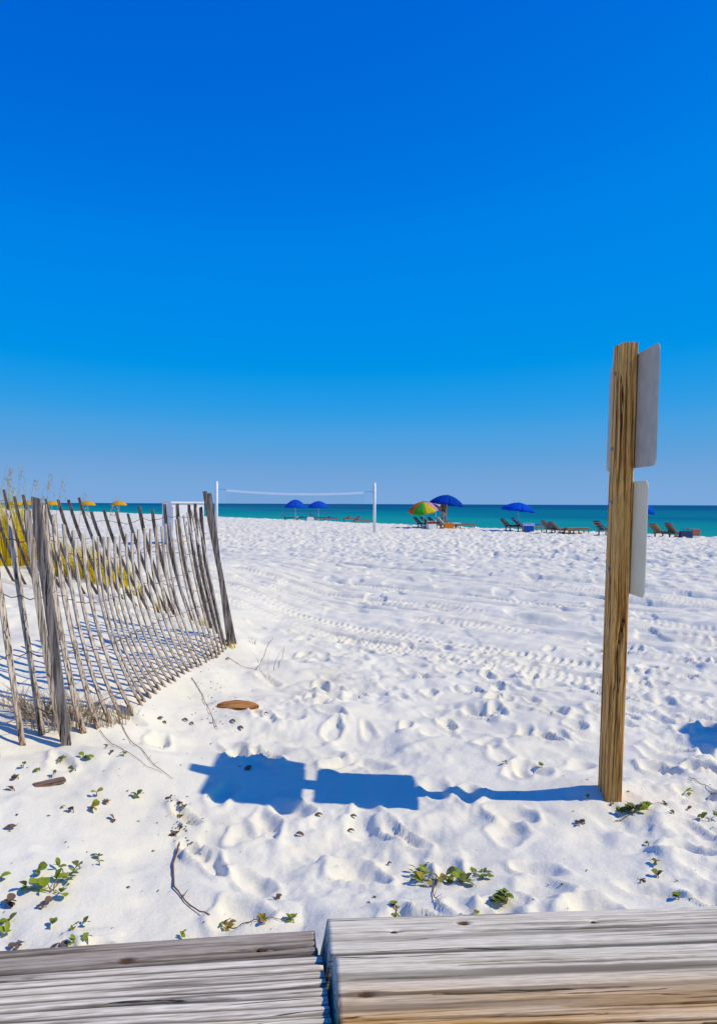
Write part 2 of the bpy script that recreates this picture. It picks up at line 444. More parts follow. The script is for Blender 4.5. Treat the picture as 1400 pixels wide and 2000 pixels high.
def tex_h(x, y):
    u = 0.72 * x - 0.69 * y
    v = 0.69 * x + 0.72 * y
    duneW = sstep(-0.55, -1.1, x) * sstep(13, 9, y)
    wx = x + 0.12 * vn(x * 3.1, y * 3.1, 7); wy = y + 0.12 * vn(x * 3.1, y * 3.1, 8)
    near = 1 - sstep(5.6, 6.6, v + 0.7 * vn(x * 0.7, y * 0.7, 3))
    # trampled soft sand: lumps with fairly sharp troughs
    a = vn(wx * 1.5, wy * 1.5, 11) * 0.07
    r2 = 0.5 - np.abs(vn(wx * 2.9, wy * 2.9, 12)) * 2
    b = -np.clip(r2, 0, 1) ** 2 * 0.07 * (0.4 + vn(x * .9, y * .9, 13) + .5)
    crumb = sstep(0.02, 0.22, vn(x * 1.3, y * 1.3, 19))
    c = vn(wx * 6.3, wy * 6.3, 14) * 0.030 + vn(wx * 13, wy * 13, 15) * 0.012 + crumb * (0.014 * vn(x * 22, y * 22, 20) + 0.008 * vn(x * 45, y * 45, 25))
    calm = 1 - 0.85 * np.exp(-((y - 4.10) / 0.34) ** 2) * sstep(1.5, 1.1, x) * sstep(-1.2, -0.8, x)
    h = near * (1 - 0.65 * duneW) * (a + b + c) * calm
    h = h + near * duneW * (0.085 * vn(x * 2.0, y * 2.0, 16) + 0.035 * vn(wx * 4.6, wy * 4.6, 44) + 0.010 * vn(x * 16, y * 16, 17))
    h = h + near * vn(x * 30, y * 30, 18) * 0.003
    # tyre tracks parallel to the beach
    vv = v + 0.16 * np.sin(u * 0.33) + 0.10 * vn(u * 0.4, v * 0.2, 21)
    trk = np.zeros_like(h)
    lots = [(5.95, .17, 1.0, 0), (6.42, .17, .8, .012), (7.0, .2, 1.0, -.01), (7.4, .16, .7, .03), (7.85, .2, .9, -.025), (8.6, .2, .9, .02), (9.2, .16, .7, -.03), (9.9, .22, .8, .01), (10.9, .22, .7, -.02), (12.2, .2, .6, .02)]
    for i, (cv, wd, dep, tlt) in enumerate(lots):
        q = (vv + tlt * u - cv + 0.05 * vn(u * 0.7, v * 0 + i, 26)) / wd
        ins = sstep(1.08, 0.92, np.abs(q))
        ph = u / (0.082 + 0.010 * (i % 3)) + np.abs(q) * (0.9 if i % 2 else -0.7) + i * 0.37 + 0.5 * vn(u * 2.1, v * 2.1, 27 + i)
        lug = np.tanh(2.0 * np.sin(2 * np.pi * ph)) * (0.5 + 0.5 * np.cos(np.pi * q * (2.5 if i % 2 else 3.4)))
        edge = np.exp(-((np.abs(q) - 1.12) / 0.12) ** 2)
        trk = trk + dep * np.clip((vn(u * 0.7, v * 1.1, 23 + i) + 0.22) * 2.4 + 0.5 * vn(x * 3, y * 3, 70 + i), 0.08, 1.35) * (ins * (-0.014 + 0.020 * lug) + 0.016 * edge)
    tw = sstep(5.4, 6.0, v) * (1 - sstep(12, 14, v)) * sstep(-2.6, -1.2, x + 0.25 * (y - 6))
    h = h + tw * trk * (0.7 + 0.6 * (vn(x * 1.1, y * 1.1, 24) + .5))
    # raked and driven-over grooves
    gw = sstep(6.2, 8.5, v) * (1 - sstep(22, 34, v))
    def lines(fu, fv, sd_, w_): return np.clip(w_ - np.abs(vn(u * fu, vv * fv, sd_)), 0, w_) / w_
    brk = sstep(-0.12, 0.1, vn(u * 0.5, v * 0.9, 40))
    h = h + gw * (-0.045 * lines(0.16, 1.5, 31, 0.07) * brk - 0.035 * lines(0.22, 2.8, 32, 0.08) * (1 - 0.6 * brk) + 0.05 * vn(u * 0.3, vv * 3.2, 37) - 0.085 * lines(0.10, 0.95, 45, 0.13) - 0.07 * lines(0.13, 1.7, 46, 0.12) * brk + 0.015 * vn(x * 2.4, y * 2.4, 33) + 0.034 * vn(u * 0.9, vv * 9, 41))
    # trampled beach further out
    fw = sstep(9, 26, v)
    f2 = 0.5 - np.abs(vn(wx * 1.15, wy * 0.8, 34)) * 2
    h = h + fw * (-0.06 * np.clip(f2, 0, 1) ** 1.5 + 0.05 * vn(x * 0.8, y * 0.55, 35) + 0.05 * vn(x * 2.2, y * 1.3, 36) + 0.08 * vn(x * 5.5, y * 2.4, 39) + 0.075 * vn(x * 10, y * 4, 42))
    pit = sstep(0.16, 0.30, vn(wx * 3.4, wy * 2.6, 43))
    h = h - sstep(6.0, 9.0, v) * 0.035 * pit
    h = h + sstep(5.4, 6.5, v) * 0.024 * vn(x * 7, y * 7, 38)
    return h

# footprints: elongated bowls with a pushed-up rim
stamps = []
def add_print(x, y, ang, ln, wd, dep): stamps.append((x, y, ang, ln, wd, dep))
for _ in range(620):
    x = rnd.uniform(-4.5, 5.0); y = rnd.uniform(2.0, 8.6)
    if x < -0.75 and rnd.random() < 0.90: continue
    if y < 2.6 and rnd.random() < 0.4: continue
    if abs(y - 4.1) < 0.35 and -1.0 < x < 1.2 and rnd.random() < 0.8: continue
    ang = rnd.choice([-0.75, -0.75, 2.3, 1.2, 1.7]) + rnd.uniform(-0.35, 0.35)
    add_print(x, y, ang, rnd.uniform(0.08, 0.16), rnd.uniform(0.045, 0.080), rnd.uniform(0.018, 0.048))
for k in range(5):                                   # walked lines towards the tyre tracks
    sx, sy = [(-1.0, 8.8), (0.1, 7.4), (2.7, 2.6), (0.4, 2.7), (3.4, 4.2)][k]
    a = [-0.72, -0.78, 1.75, 1.35, 2.3][k]
    for i in range(11):
        st = i * 0.42
        sgn = 0.11 * (1 if i % 2 else -1)
        add_print(sx + math.cos(a) * st - math.sin(a) * sgn + rnd.uniform(-.04, .04), sy + math.sin(a) * st + math.cos(a) * sgn, a + rnd.uniform(-.15, .15), 0.14, 0.060, rnd.uniform(0.020, 0.036))
for _ in range(60):                                  # kicked-up heaps
    x = rnd.uniform(-0.7, 4.5); y = rnd.uniform(2.2, 7.5)
    add_print(x, y, rnd.uniform(0, 3.1), rnd.uniform(0.16, 0.36), rnd.uniform(0.10, 0.2), -rnd.uniform(0.015, 0.035))
stamps = [s for s in stamps if (s[0] - 1.22) ** 2 + (s[1] - 3.97) ** 2 > 0.09]

def stamp_h(x, y, s):
    sx, sy, a, ln, wd, dep = s
    dx, dy = x - sx, y - sy
    p = (dx * math.cos(a) + dy * math.sin(a)) / ln
    q = (-dx * math.sin(a) + dy * math.cos(a)) / wd
    q = q * (1 + 0.25 * np.sin(p * 2 + sx * 7))
    r = np.sqrt(p * p + q * q)
    if dep < 0: return -dep * np.exp(-r * r * 1.4)
    r = r * (1 + 0.34 * vn(x * 13 + sx, y * 13, 61) + 0.14 * vn(x * 27, y * 27 + sy, 62))
    return -dep * (1 - sstep(0.48, 1.08, r)) * (0.75 + 0.25 * p) + dep * 0.40 * np.exp(-((r - 1.22) / 0.20) ** 2)

def Hexact(x, y):
    X = np.array([[float(x)]]); Y = np.array([[float(y)]])
    h = base_h(X, Y) + tex_h(X, Y)
    for s in stamps:
        if abs(s[0] - x) < 0.6 and abs(s[1] - y) < 0.6: h = h + stamp_h(X, Y, s)
    return float(h[0, 0])

LX0, LX1, LY0, LY1, LS = -7.0, 7.0, 1.3, 12.4, 0.02
_lx = np.arange(LX0, LX1, LS); _ly = np.arange(LY0, LY1, LS)
_X, _Y = np.meshgrid(_lx, _ly)
LUT = base_h(_X, _Y) + tex_h(_X, _Y)
for s in stamps:
    c0 = max(int((s[0] - .6 - LX0) / LS), 0); c1 = min(int((s[0] + .6 - LX0) / LS), len(_lx))
    r0 = max(int((s[1] - .6 - LY0) / LS), 0); r1 = min(int((s[1] + .6 - LY0) / LS), len(_ly))
    LUT[r0:r1, c0:c1] += stamp_h(_X[r0:r1, c0:c1], _Y[r0:r1, c0:c1], s)
LUTL = LUT.tolist()
def Hq(x, y):
    fx, fy = (x - LX0) / LS, (y - LY0) / LS
    i, j = int(fx), int(fy)
    if fx < 0 or fy < 0 or i >= len(_lx) - 1 or j >= len(_ly) - 1: return Hexact(x, y)
    fx -= i; fy -= j
    a, b = LUTL[j], LUTL[j + 1]
    return (a[i] * (1 - fx) + a[i + 1] * fx) * (1 - fy) + (b[i] * (1 - fx) + b[i + 1] * fx) * fy

def ray(px, py):
    d = CAM_ROT @ Vector(((px - 700.0) / FPX, (1000.0 - py) / FPX, -1.0))
    return d / d.y                                     # scaled so that y is the distance in metres

def at(px, py, D):
    d = ray(px, py)
    return Vector((0, 0, EYE)) + d * D

def ground(px, py):
    d = ray(px, py)
    lo = 1.6
    if d.z >= -1e-5: return None
    D = lo
    step = 0.02
    while D < 400:
        p = d * D
        if EYE + p.z <= Hq(p.x, p.y): break
        D += step
        step = max(0.02, D * 0.01)
    a, b = max(D - step, lo), D
    for _ in range(18):
        mdl = (a + b) / 2
        p = d * mdl
        if EYE + p.z <= Hq(p.x, p.y): b = mdl
        else: a = mdl
    p = d * b
    return Vector((p.x, p.y, EYE + p.z))

def build_sand():
    rr = list(np.linspace(0.7, 4.4, 26))
    r = rr[-1]
    while r < 30: r *= 1.0031; rr.append(r)
    while r < 130: r *= 1.0075; rr.append(r)
    while r < 700: r *= 1.03; rr.append(r)
    rr = np.array(rr)
    sc = np.arange(-0.60, 0.6001, 0.0015)
    outp = 0.60 + 0.004 * (1.22 ** np.arange(1, 36) - 1) / 0.22
    ss = np.concatenate([-outp[::-1], sc, outp])
    Y = np.repeat((rr - 3.0)[:, None], len(ss), 1)
    X = rr[:, None] * ss[None, :]
    Hh = base_h(X, Y) + tex_h(X, Y)
    for s in stamps:
        r0 = np.searchsorted(rr, s[1] + 3 - 0.6); r1 = np.searchsorted(rr, s[1] + 3 + 0.6)
        if r1 <= r0: continue
        lo = min((s[0] - 0.6) / rr[r0], (s[0] - 0.6) / rr[r1 - 1]); hi = max((s[0] + 0.6) / rr[r0], (s[0] + 0.6) / rr[r1 - 1])
        c0 = np.searchsorted(ss, lo); c1 = np.searchsorted(ss, hi)
        if c1 <= c0: continue
        Hh[r0:r1, c0:c1] += stamp_h(X[r0:r1, c0:c1], Y[r0:r1, c0:c1], s)
    nr, nc = X.shape
    co = np.stack([X, Y, Hh], -1).reshape(-1, 3).astype(np.float32)
    idx = np.arange(nr * nc).reshape(nr, nc)
    q = np.stack([idx[:-1, :-1], idx[:-1, 1:], idx[1:, 1:], idx[1:, :-1]], -1).reshape(-1, 4)
    me = bpy.data.meshes.new("sand_beach")
    me.vertices.add(len(co)); me.vertices.foreach_set('co', co.ravel())
    me.loops.add(q.size); me.loops.foreach_set('vertex_index', q.ravel().astype(np.int32))
    me.polygons.add(len(q)); me.polygons.foreach_set('loop_start', np.arange(0, q.size, 4, dtype=np.int32))
    me.polygons.foreach_set('use_smooth', np.ones(len(q), dtype=bool))
    me.materials.append(M['sand'])
    me.update(calc_edges=True); me.validate()
    o = bpy.data.objects.new("sand_beach", me)
    COL.objects.link(o)
    set_props(o, kind="structure", label="rippled white sand beach with footprints and tyre tracks")
    print("sand", nr, nc, len(q))
build_sand()

back = mesh_obj("sand_ground", [(-40, -60, -.06), (40, -60, -.06), (40, -2.28, -.06), (-40, -2.28, -.06)], [(0, 1, 2, 3)], M['sand'])
set_props(back, kind="structure", label="flat white sand behind the walkway")

# sea: a sheet beyond the beach crest, out to the horizon
e = Vector((0.52, -0.854, 0)); n_ = Vector((0.854, 0.52, 0))
P0 = Vector((CREST_P[0], CREST_P[1], -1.5)) + n_ * 4
sv, sf = [], []
ts = [-60000, -4000, -600, -150, 0, 60, 150, 600, 4000, 60000]; ws = [0, 30, 120, 500, 4000, 60000]
for w in ws:
    for t in ts: sv.append(P0 + e * t + n_ * w)
nt_ = len(ts)
for j in range(len(ws) - 1):
    for i in range(nt_ - 1): sf.append((j * nt_ + i, j * nt_ + i + 1, (j + 1) * nt_ + i + 1, (j + 1) * nt_ + i))
sea = mesh_obj("sea", sv, sf, M['sea'])
set_props(sea, kind="structure", label="turquoise sea deepening to blue at the horizon")

# ------------------------------------------------------------------ weathered timbers in the foreground
def plank(name, corner, theta, length, depth, thick, mat, label, seed, groove=0.004, shear=0.0, nails=(), knots=(), ncrack=9, ridge=26.0, stripes=0.0):
    """solid timber: local x along the grain, y across (0 at the far edge, negative towards the walkway), z=0 top"""
    rg = random.Random(seed)
    prof = []                                   # profile runs: back face up, top, front face down
    nt1 = int(depth / 0.0021)
    bev = 0.007
    for z in np.linspace(-thick, -bev, 7): prof.append((0.0, z, 0, 1))
    prof.append((-bev * 0.3, -bev * 0.3, 0, 0))
    for y in np.linspace(-bev, -depth + bev, nt1): prof.append((y, 0.0, 1, 0))
    prof.append((-depth + bev * 0.3, -bev * 0.3, 0, 0))
    for z in np.linspace(-bev, -thick, 10): prof.append((-depth, z, 0, -1))
    prof = np.array(prof)
    nx = int(length / 0.011)
    xs = np.linspace(0, length, nx)
    yy = np.repeat(prof[:, 0][:, None], nx, 1); zz = np.repeat(prof[:, 1][:, None], nx, 1)
    xx = np.repeat(xs[None, :], len(prof), 0).copy()
    top = prof[:, 2][:, None]
    yw = yy + 0.022 * vn(xx * 0.9, yy * 3 + 3, seed) + 0.005 * vn(xx * 4, yy * 9, seed + 1)
    kn = np.zeros_like(xx)
    for (kx, ky, kr) in knots:                  # the grain flows round each knot
        dx, dy = xx - kx, yy - ky
        fall = np.exp(-(dx / (kr * 4)) ** 2 - (dy / (kr * 2.4)) ** 2)
        yw = yw - np.sign(dy) * kr * 0.75 * fall * np.minimum(np.abs(dy) / (kr * 0.4), 1)
        kn = np.maximum(kn, sstep(1.15, 0.75, np.sqrt((dx / (kr * 1.5)) ** 2 + (dy / kr) ** 2)))
    q = yw + zz
    n1 = vn(xx * 0.30, q * ridge, seed + 2)
    ring = np.clip(np.abs(n1) * 3.2, 0, 1)                    # raised latewood between eroded lines
    if stripes:                                 # evenly weathered growth rings stand up as ridges
        ring = np.abs(np.sin(np.pi * (q * stripes + 0.55 * vn(xx * 0.6, q * 7, seed + 9) + 0.10 * vn(xx * 5, q * 30, seed + 10)))) ** 0.8
    fine = vn(xx * 2.0, q * 170, seed + 3)
    dz = groove * (ring - 0.6) + 0.0010 * fine + 0.004 * vn(xx * 1.3, yy * 5, seed + 6)
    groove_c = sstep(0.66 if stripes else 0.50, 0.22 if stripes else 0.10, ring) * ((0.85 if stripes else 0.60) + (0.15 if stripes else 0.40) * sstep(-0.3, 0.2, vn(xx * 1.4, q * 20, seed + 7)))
    crack = np.zeros_like(xx)
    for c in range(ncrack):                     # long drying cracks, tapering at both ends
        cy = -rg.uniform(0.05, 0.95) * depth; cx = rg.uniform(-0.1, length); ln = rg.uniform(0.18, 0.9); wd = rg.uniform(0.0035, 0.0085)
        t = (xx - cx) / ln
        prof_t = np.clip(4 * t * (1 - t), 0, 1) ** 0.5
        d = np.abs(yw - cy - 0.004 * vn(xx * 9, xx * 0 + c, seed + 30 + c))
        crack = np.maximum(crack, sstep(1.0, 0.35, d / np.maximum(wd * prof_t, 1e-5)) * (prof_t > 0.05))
    for (nx_, ny_) in nails:                    # a check runs through each nail and the wood is dented round it
        t = (xx - nx_ + 0.11) / 0.26
        prof_t = np.clip(4 * t * (1 - t), 0, 1) ** 0.7
        d = np.abs(yy - ny_ - 0.006 * (xx - nx_))
        crack = np.maximum(crack, sstep(1.0, 0.4, d / np.maximum(0.0052 * prof_t, 1e-5)) * (prof_t > 0.05))
        rr_ = np.sqrt(((xx - nx_) / 1.6) ** 2 + (yy - ny_) ** 2)
        dz = dz - 0.007 * np.exp(-(rr_ / 0.011) ** 2)
    dz = dz - 0.011 * crack - 0.004 * kn
    zz = zz + dz * np.maximum(top, 0.25 * (prof[:, 3][:, None] == 0))
    yy = yy + dz * prof[:, 3][:, None] * 0.7
    yy = yy + 0.004 * vn(xx * 2.5, zz * 0 + 4, seed + 7) * (prof[:, 2][:, None] == 0)
    xx = xx + shear * (-zz / thick) * (1 - xs / length)[None, :] + 0.004 * vn(yy * 25, zz * 25, seed + 8) * (np.exp(-xs / 0.02) + np.exp((xs - length) / 0.02))[None, :]
    npf = len(prof)
    co = np.stack([xx, yy, zz], -1).reshape(-1, 3)
    idx = np.arange(npf * nx).reshape(npf, nx)
    faces = np.stack([idx[:-1, :-1], idx[1:, :-1], idx[1:, 1:], idx[:-1, 1:]], -1).reshape(-1, 4).tolist()
    faces += [list(idx[:, 0][::-1]), list(idx[:, -1])]
    root = empty(name, corner, theta)
    o = mesh_obj("board", co.tolist(), faces, mat, root, smooth=True)
    o.data.polygons[-1].use_smooth = False; o.data.polygons[-2].use_smooth = False
    for an, arr in (("crack", crack), ("grain_shade", groove_c), ("knot", kn)):  # masks for painted crack and groove shade, and for the brown knots
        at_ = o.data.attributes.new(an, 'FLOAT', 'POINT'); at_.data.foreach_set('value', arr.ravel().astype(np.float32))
    for (nx_, ny_) in nails:
        b = MB()
        b.tube([(nx_, ny_, -0.03), (nx_, ny_, -0.0045), (nx_, ny_, -0.0035)], [0.0085, 0.0085, 0.006], 10)
        b.build("nail", M['rust'], root, True)
    set_props(root, label, "timber")
    return root

ZT = 0.22                                        # top of the right-hand timbers
pr = at(640, 1793, (EYE - ZT) * FPX / (1793 - 984))
TH_R = R(4.2); 
c_ = lambda p, th, dx, dy, dz=0: (p.x + dx * math.cos(th) - dy * math.sin(th), p.y + dx * math.sin(th) + dy * math.cos(th), p.z + dz)
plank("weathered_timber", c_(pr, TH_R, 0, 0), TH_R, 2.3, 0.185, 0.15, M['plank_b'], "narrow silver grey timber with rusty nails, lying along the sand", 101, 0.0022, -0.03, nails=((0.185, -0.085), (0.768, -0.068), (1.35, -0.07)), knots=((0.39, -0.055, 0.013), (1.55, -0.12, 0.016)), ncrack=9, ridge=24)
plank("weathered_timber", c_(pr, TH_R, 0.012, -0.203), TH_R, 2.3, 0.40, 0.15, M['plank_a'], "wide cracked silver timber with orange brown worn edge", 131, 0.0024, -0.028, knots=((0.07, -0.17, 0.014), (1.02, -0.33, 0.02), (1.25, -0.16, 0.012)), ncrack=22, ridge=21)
ZL = 0.180
pl = at(614, 1816, (EYE - ZL) * FPX / (1816 - 984))
TH_L = R(7.6)
LL = 3.0
def left_at(dx, dy, dz=0): return c_(pl, TH_L, -LL + dx, dy, dz)
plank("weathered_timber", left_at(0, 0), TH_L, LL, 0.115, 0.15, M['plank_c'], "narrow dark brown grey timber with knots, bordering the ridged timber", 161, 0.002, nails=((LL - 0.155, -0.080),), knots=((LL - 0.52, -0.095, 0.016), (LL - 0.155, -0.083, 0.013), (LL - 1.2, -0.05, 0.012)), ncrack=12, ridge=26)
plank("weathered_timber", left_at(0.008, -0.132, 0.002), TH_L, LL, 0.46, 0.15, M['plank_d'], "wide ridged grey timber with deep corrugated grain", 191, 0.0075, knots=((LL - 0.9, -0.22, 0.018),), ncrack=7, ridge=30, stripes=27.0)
# dark strut under the joint of the two rows
b = MB(); b.box(-0.05, 0.05, -0.5, 0.06, -0.32, -0.155, 0.004)
st = b.build("support_beam", M['plank_c'])
st.location = (pr.x - 0.03, pr.y - 0.05, ZT - 0.02); st.rotation_euler = (0, 0, R(5))
set_props(st, "short dark beam under the gap between the timber rows", "beam")

# ------------------------------------------------------------------ sign posts
def rounded_plate(w, h, t, rad, n=5):
    """plate in the local y-z plane, thickness along x"""
    pts = []
    for (cy, cz, a0) in ((w / 2 - rad, h / 2 - rad, 0), (-w / 2 + rad, h / 2 - rad, 90), (-w / 2 + rad, -h / 2 + rad, 180), (w / 2 - rad, -h / 2 + rad, 270)):
        for k in range(n + 1):
            a = R(a0 + 90 * k / n)
            pts.append((cy + rad * math.cos(a), cz + rad * math.sin(a)))
    m = len(pts)
    v = [(-t / 2, p[0], p[1]) for p in pts] + [(t / 2, p[0], p[1]) for p in pts]
    f = [tuple(range(m - 1, -1, -1)), tuple(range(m, 2 * m))]
    f += [(i, (i + 1) % m, m + (i + 1) % m, m + i) for i in range(m)]
    return v, f, m

def sign_plate(name, parent, loc, w, h, back, label=None):
    v, f, m = rounded_plate(w, h, 0.004, 0.035)
    midx = [0, 1] + [0] * m
    o = mesh_obj(name, v, f, parent=parent, mats=[back, M['signwhite']], midx=midx)
    o.location = loc
    if label: o["label"] = label
    return o

def post_mesh(hh, w, seed, below=0.4):
    rg = random.Random(seed)
    vs, fs = [], []
    n = 60
    ring = []
    b = 0.006
    hw = w / 2
    base = [(-hw + b, -hw), (-hw * .5, -hw), (0, -hw), (hw * .5, -hw), (hw - b, -hw), (hw, -hw + b), (hw, -hw * .5), (hw, 0), (hw, hw * .5), (hw, hw - b), (hw - b, hw), (0, hw), (-hw + b, hw), (-hw, hw - b), (-hw, hw * .5), (-hw, 0), (-hw, -hw * .5), (-hw, -hw + b)]
    m = len(base)
    for i in range(n + 1):
        z = -below + (hh + below) * i / n
        for (x, y) in base:
            d = 0.004 * float(vn(np.array([[x * 30 + seed]]), np.array([[z * 2.2 + y * 30]]), seed)[0, 0]) + 0.002 * float(vn(np.array([[x * 90]]), np.array([[z * 9 + y * 70]]), seed + 1)[0, 0])
            vs.append((x + d, y + d, z + (rg.uniform(-0.003, 0.003) if i == n else 0)))
    for i in range(n):
        for k in range(m):
            fs.append((i * m + k, i * m + (k + 1) % m, (i + 1) * m + (k + 1) % m, (i + 1) * m + k))
    fs.append(tuple(n * m + k for k in range(m)))
    return vs, fs

pb = ground(1190, 1549)
SP = empty("sign_post", (pb.x, pb.y, pb.z))
SP.rotation_euler = (0, R(1.65), R(0))
set_props(SP, "brown wooden post carrying two sign plates, standing in the white sand", "sign post")
v, f = post_mesh(2.145, 0.092, 5)
v = [(x_ * 0.86, y_ * 1.45, z_) for (x_, y_, z_) in v]
o = mesh_obj("post", v, f, M['post'], SP, smooth=False)
usg = sign_plate("upper_sign", SP, (0.0435, 0.02, 1.865 - pb.z), 0.71, 0.54, M['alu'], "upper grey aluminium sign plate seen from behind")
lsg = sign_plate("lower_sign", SP, (0.0435, 0.0, 1.268 - pb.z), 0.50, 0.53, M['alu2'], "lower cream coloured sign plate seen from behind")
for sg, zs in ((usg, (0.18, -0.18)), (lsg, (0.16, -0.16))):
    for zz in zs:
        b = MB(); b.tube([(-0.093, 0, zz), (-0.085, 0, zz), (-0.0849, 0, zz), (0.0, 0, zz), (0.0022, 0, zz), (0.009, 0, zz)], [0.011, 0.011, 0.004, 0.004, 0.010, 0.010], 6)
        b.build("bolt", M['steel'], sg)
# knots and checks on the post are in its wood; second sign, right of the picture, throws the round shadow
SP2 = empty("sign_post", (4.14, 4.82, Hq(4.14, 4.82)))
set_props(SP2, "wooden post with a round warning plate, standing outside the beach track", "sign post")
v, f = post_mesh(2.05, 0.09, 9)
mesh_obj("post", v, f, M['post'], SP2)
nn = 28
pv = [(-0.002, 0.40 * math.cos(2 * math.pi * k / nn), 0.40 * math.sin(2 * math.pi * k / nn)) for k in range(nn)] + [(0.002, 0.40 * math.cos(2 * math.pi * k / nn), 0.40 * math.sin(2 * math.pi * k / nn)) for k in range(nn)]
pf = [tuple(range(nn - 1, -1, -1)), tuple(range(nn, 2 * nn))] + [(k, (k + 1) % nn, nn + (k + 1) % nn, nn + k) for k in range(nn)]
o = mesh_obj("round_plate", pv, pf, parent=SP2, mats=[M['alu'], M['signwhite']], midx=[0, 1] + [0] * nn)
o.location = (0.05, 0, 1.80)

# ------------------------------------------------------------------ sand fences
def slat_obj(parent, base, top, bow, width, thick, wdir, mat, name="picket", sink=0.14, seed=0):
    """curved weathered picket from base to top; wdir is the horizontal direction of its broad side"""
    rg = random.Random(seed)
    base, top = Vector(base), Vector(top)
    n = 12
    wd = Vector(wdir).normalized()
    axis = (top - base)
    org = base.copy()
    vs, fs = [], []
    ph = rg.uniform(0, 6)
    ta = rg.uniform(-0.25, 0.25)
    for i in range(n + 1):
        t = i / n
        tt = t * (1 + sink / axis.length) - sink / axis.length
        c = base + axis * tt + Vector(bow) * (4 * tt * (1 - tt) if tt > 0 else 4 * tt)
        c += wd * 0.003 * math.sin(t * 5 + ph)
        nd = Vector((-wd.y, wd.x, 0))
        cs, sn = math.cos(ta * (t - .3)), math.sin(ta * (t - .3))
        w2 = wd * cs + nd * sn
        d2 = nd * cs - wd * sn
        ww = width * (1 + 0.07 * math.sin(t * 9 + ph * 2)) * (0.86 if i == n else 1)
        for (a, b_) in ((-.5, -.5), (0, -.5), (.5, -.5), (.5, .5), (0, .5), (-.5, .5)):
            p = c + w2 * (a * ww) + d2 * (b_ * thick)
            if i == n: p = p + Vector((0, 0, rg.uniform(-0.006, 0.006)))
            vs.append(p - org)
    for i in range(n):
        for k in range(6):
            fs.append((i * 6 + k, i * 6 + (k + 1) % 6, (i + 1) * 6 + (k + 1) % 6, (i + 1) * 6 + k))
    fs.append(tuple(n * 6 + k for k in range(6)))
    o = mesh_obj(name, vs, fs, mat, parent)
    o.location = org - parent.location
    return o

def wire_obj(parent, pts, rad=0.0026):
    b = MB()
    fine = []
    for i in range(len(pts) - 1):
        a, c = Vector(pts[i]), Vector(pts[i + 1])
        for k in range(4):
            q = a.lerp(c, k / 4)
            q += Vector((0, 0, 0.004 * math.sin((i * 4 + k) * 1.7) - 0.01 * math.sin(math.pi * k / 4)))
            fine.append(q - parent.location)
    b.tube(fine, rad, 4)
    return b.build("wire", M['wire'], parent)

# near fence, running away from the walkway along the dune foot
A = [  # base x, base y, top x, top y   in photograph pixels
    (-60, 1500, -118, 968), (-8, 1478, -72, 972), (46, 1456, -26, 976), (82, 1436, 18, 997), (126, 1448, 52, 995), (164, 1432, 86, 986), (192, 1422, 106, 1006), (216, 1412, 124, 1024),
    (238, 1402, 143, 1036), (259, 1390, 162, 1043), (277, 1378, 182, 1047), (294, 1362, 203, 1049), (312, 1346, 225, 1047), (333, 1334, 248, 1043),
    (351, 1323, 271, 1035), (369, 1311, 294, 1032), (388, 1303, 317, 1027), (404, 1294, 334, 1018), (417, 1287, 350, 1010), (430, 1278, 366, 1001), (442, 1268, 383, 992)]
dense = []
for i, a in enumerate(A):
    dense.append(a)
    if i >= 10 and i < len(A) - 1:
        q = A[i + 1]; dense.append(tuple((a[k] + q[k]) / 2 + rnd.uniform(-2, 2) for k in range(4)))
A = dense
FA = empty("sand_fence", ground(126, 1448))
set_props(FA, "weathered grey picket sand fence leaning over the dune foot, throwing striped shadows", "sand fence")
baseA = [ground(max(a[0], -120), a[1]) for a in A]
rowsA = []
for i, a in enumerate(A):
    B = baseA[i]
    nxt = baseA[min(i + 1, len(A) - 1)]; prv = baseA[max(i - 1, 0)]
    wd = (nxt - prv); wd.z = 0
    # the picket leans across the fence line: its top lies at the picket's length from the base
    ln = 1.20 - 0.07 * math.sin(math.pi * i / len(A)) + rnd.uniform(-0.02, 0.02)
    best = None
    for k in range(-60, 61):
        D = B.y + k * 0.012
        T = at(a[2], a[3], D)
        er = abs((T - B).length - ln) + 0.25 * abs(D - B.y)
        if best is None or er < best[0]: best = (er, T)
    T = best[1]
    side = Vector((wd.y, -wd.x, 0)).normalized()
    bw = -0.085 * math.sin(math.pi * min(max((i - 3) / (len(A) - 5), 0), 1))
    slat_obj(FA, B, T, Vector((bw, 0, -0.02)), 0.034 + rnd.uniform(-.004, .004), 0.008, wd if i > 3 else Vector((0.6, 1, 0)) , M['slat'], seed=200 + i)
    rowsA.append((B, T, bw))
for fr in (0.12, 0.37, 0.62, 0.87):
    wire_obj(FA, [b + (t - b) * fr + Vector((bw * 4 * fr * (1 - fr), 0, 0)) for (b, t, bw) in rowsA])
# heavier posts: one near, one at the corner
def fence_post(parent, bpx, tpx, width, D=None, seed=1, label=None):
    B = ground(*bpx)
    T = at(tpx[0], tpx[1], B.y + 0.02)
    o = slat_obj(parent, B, T, Vector((0, 0, 0)), width, width * 0.8, Vector((1, 0.25, 0)), M['fpost'], "fence_post", 0.35, seed)
    if label: o["label"] = label
    return o
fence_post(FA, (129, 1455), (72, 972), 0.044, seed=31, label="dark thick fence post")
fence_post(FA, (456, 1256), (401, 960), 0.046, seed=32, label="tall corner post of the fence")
fence_post(FA, (449, 1262), (409, 964), 0.036, seed=33)

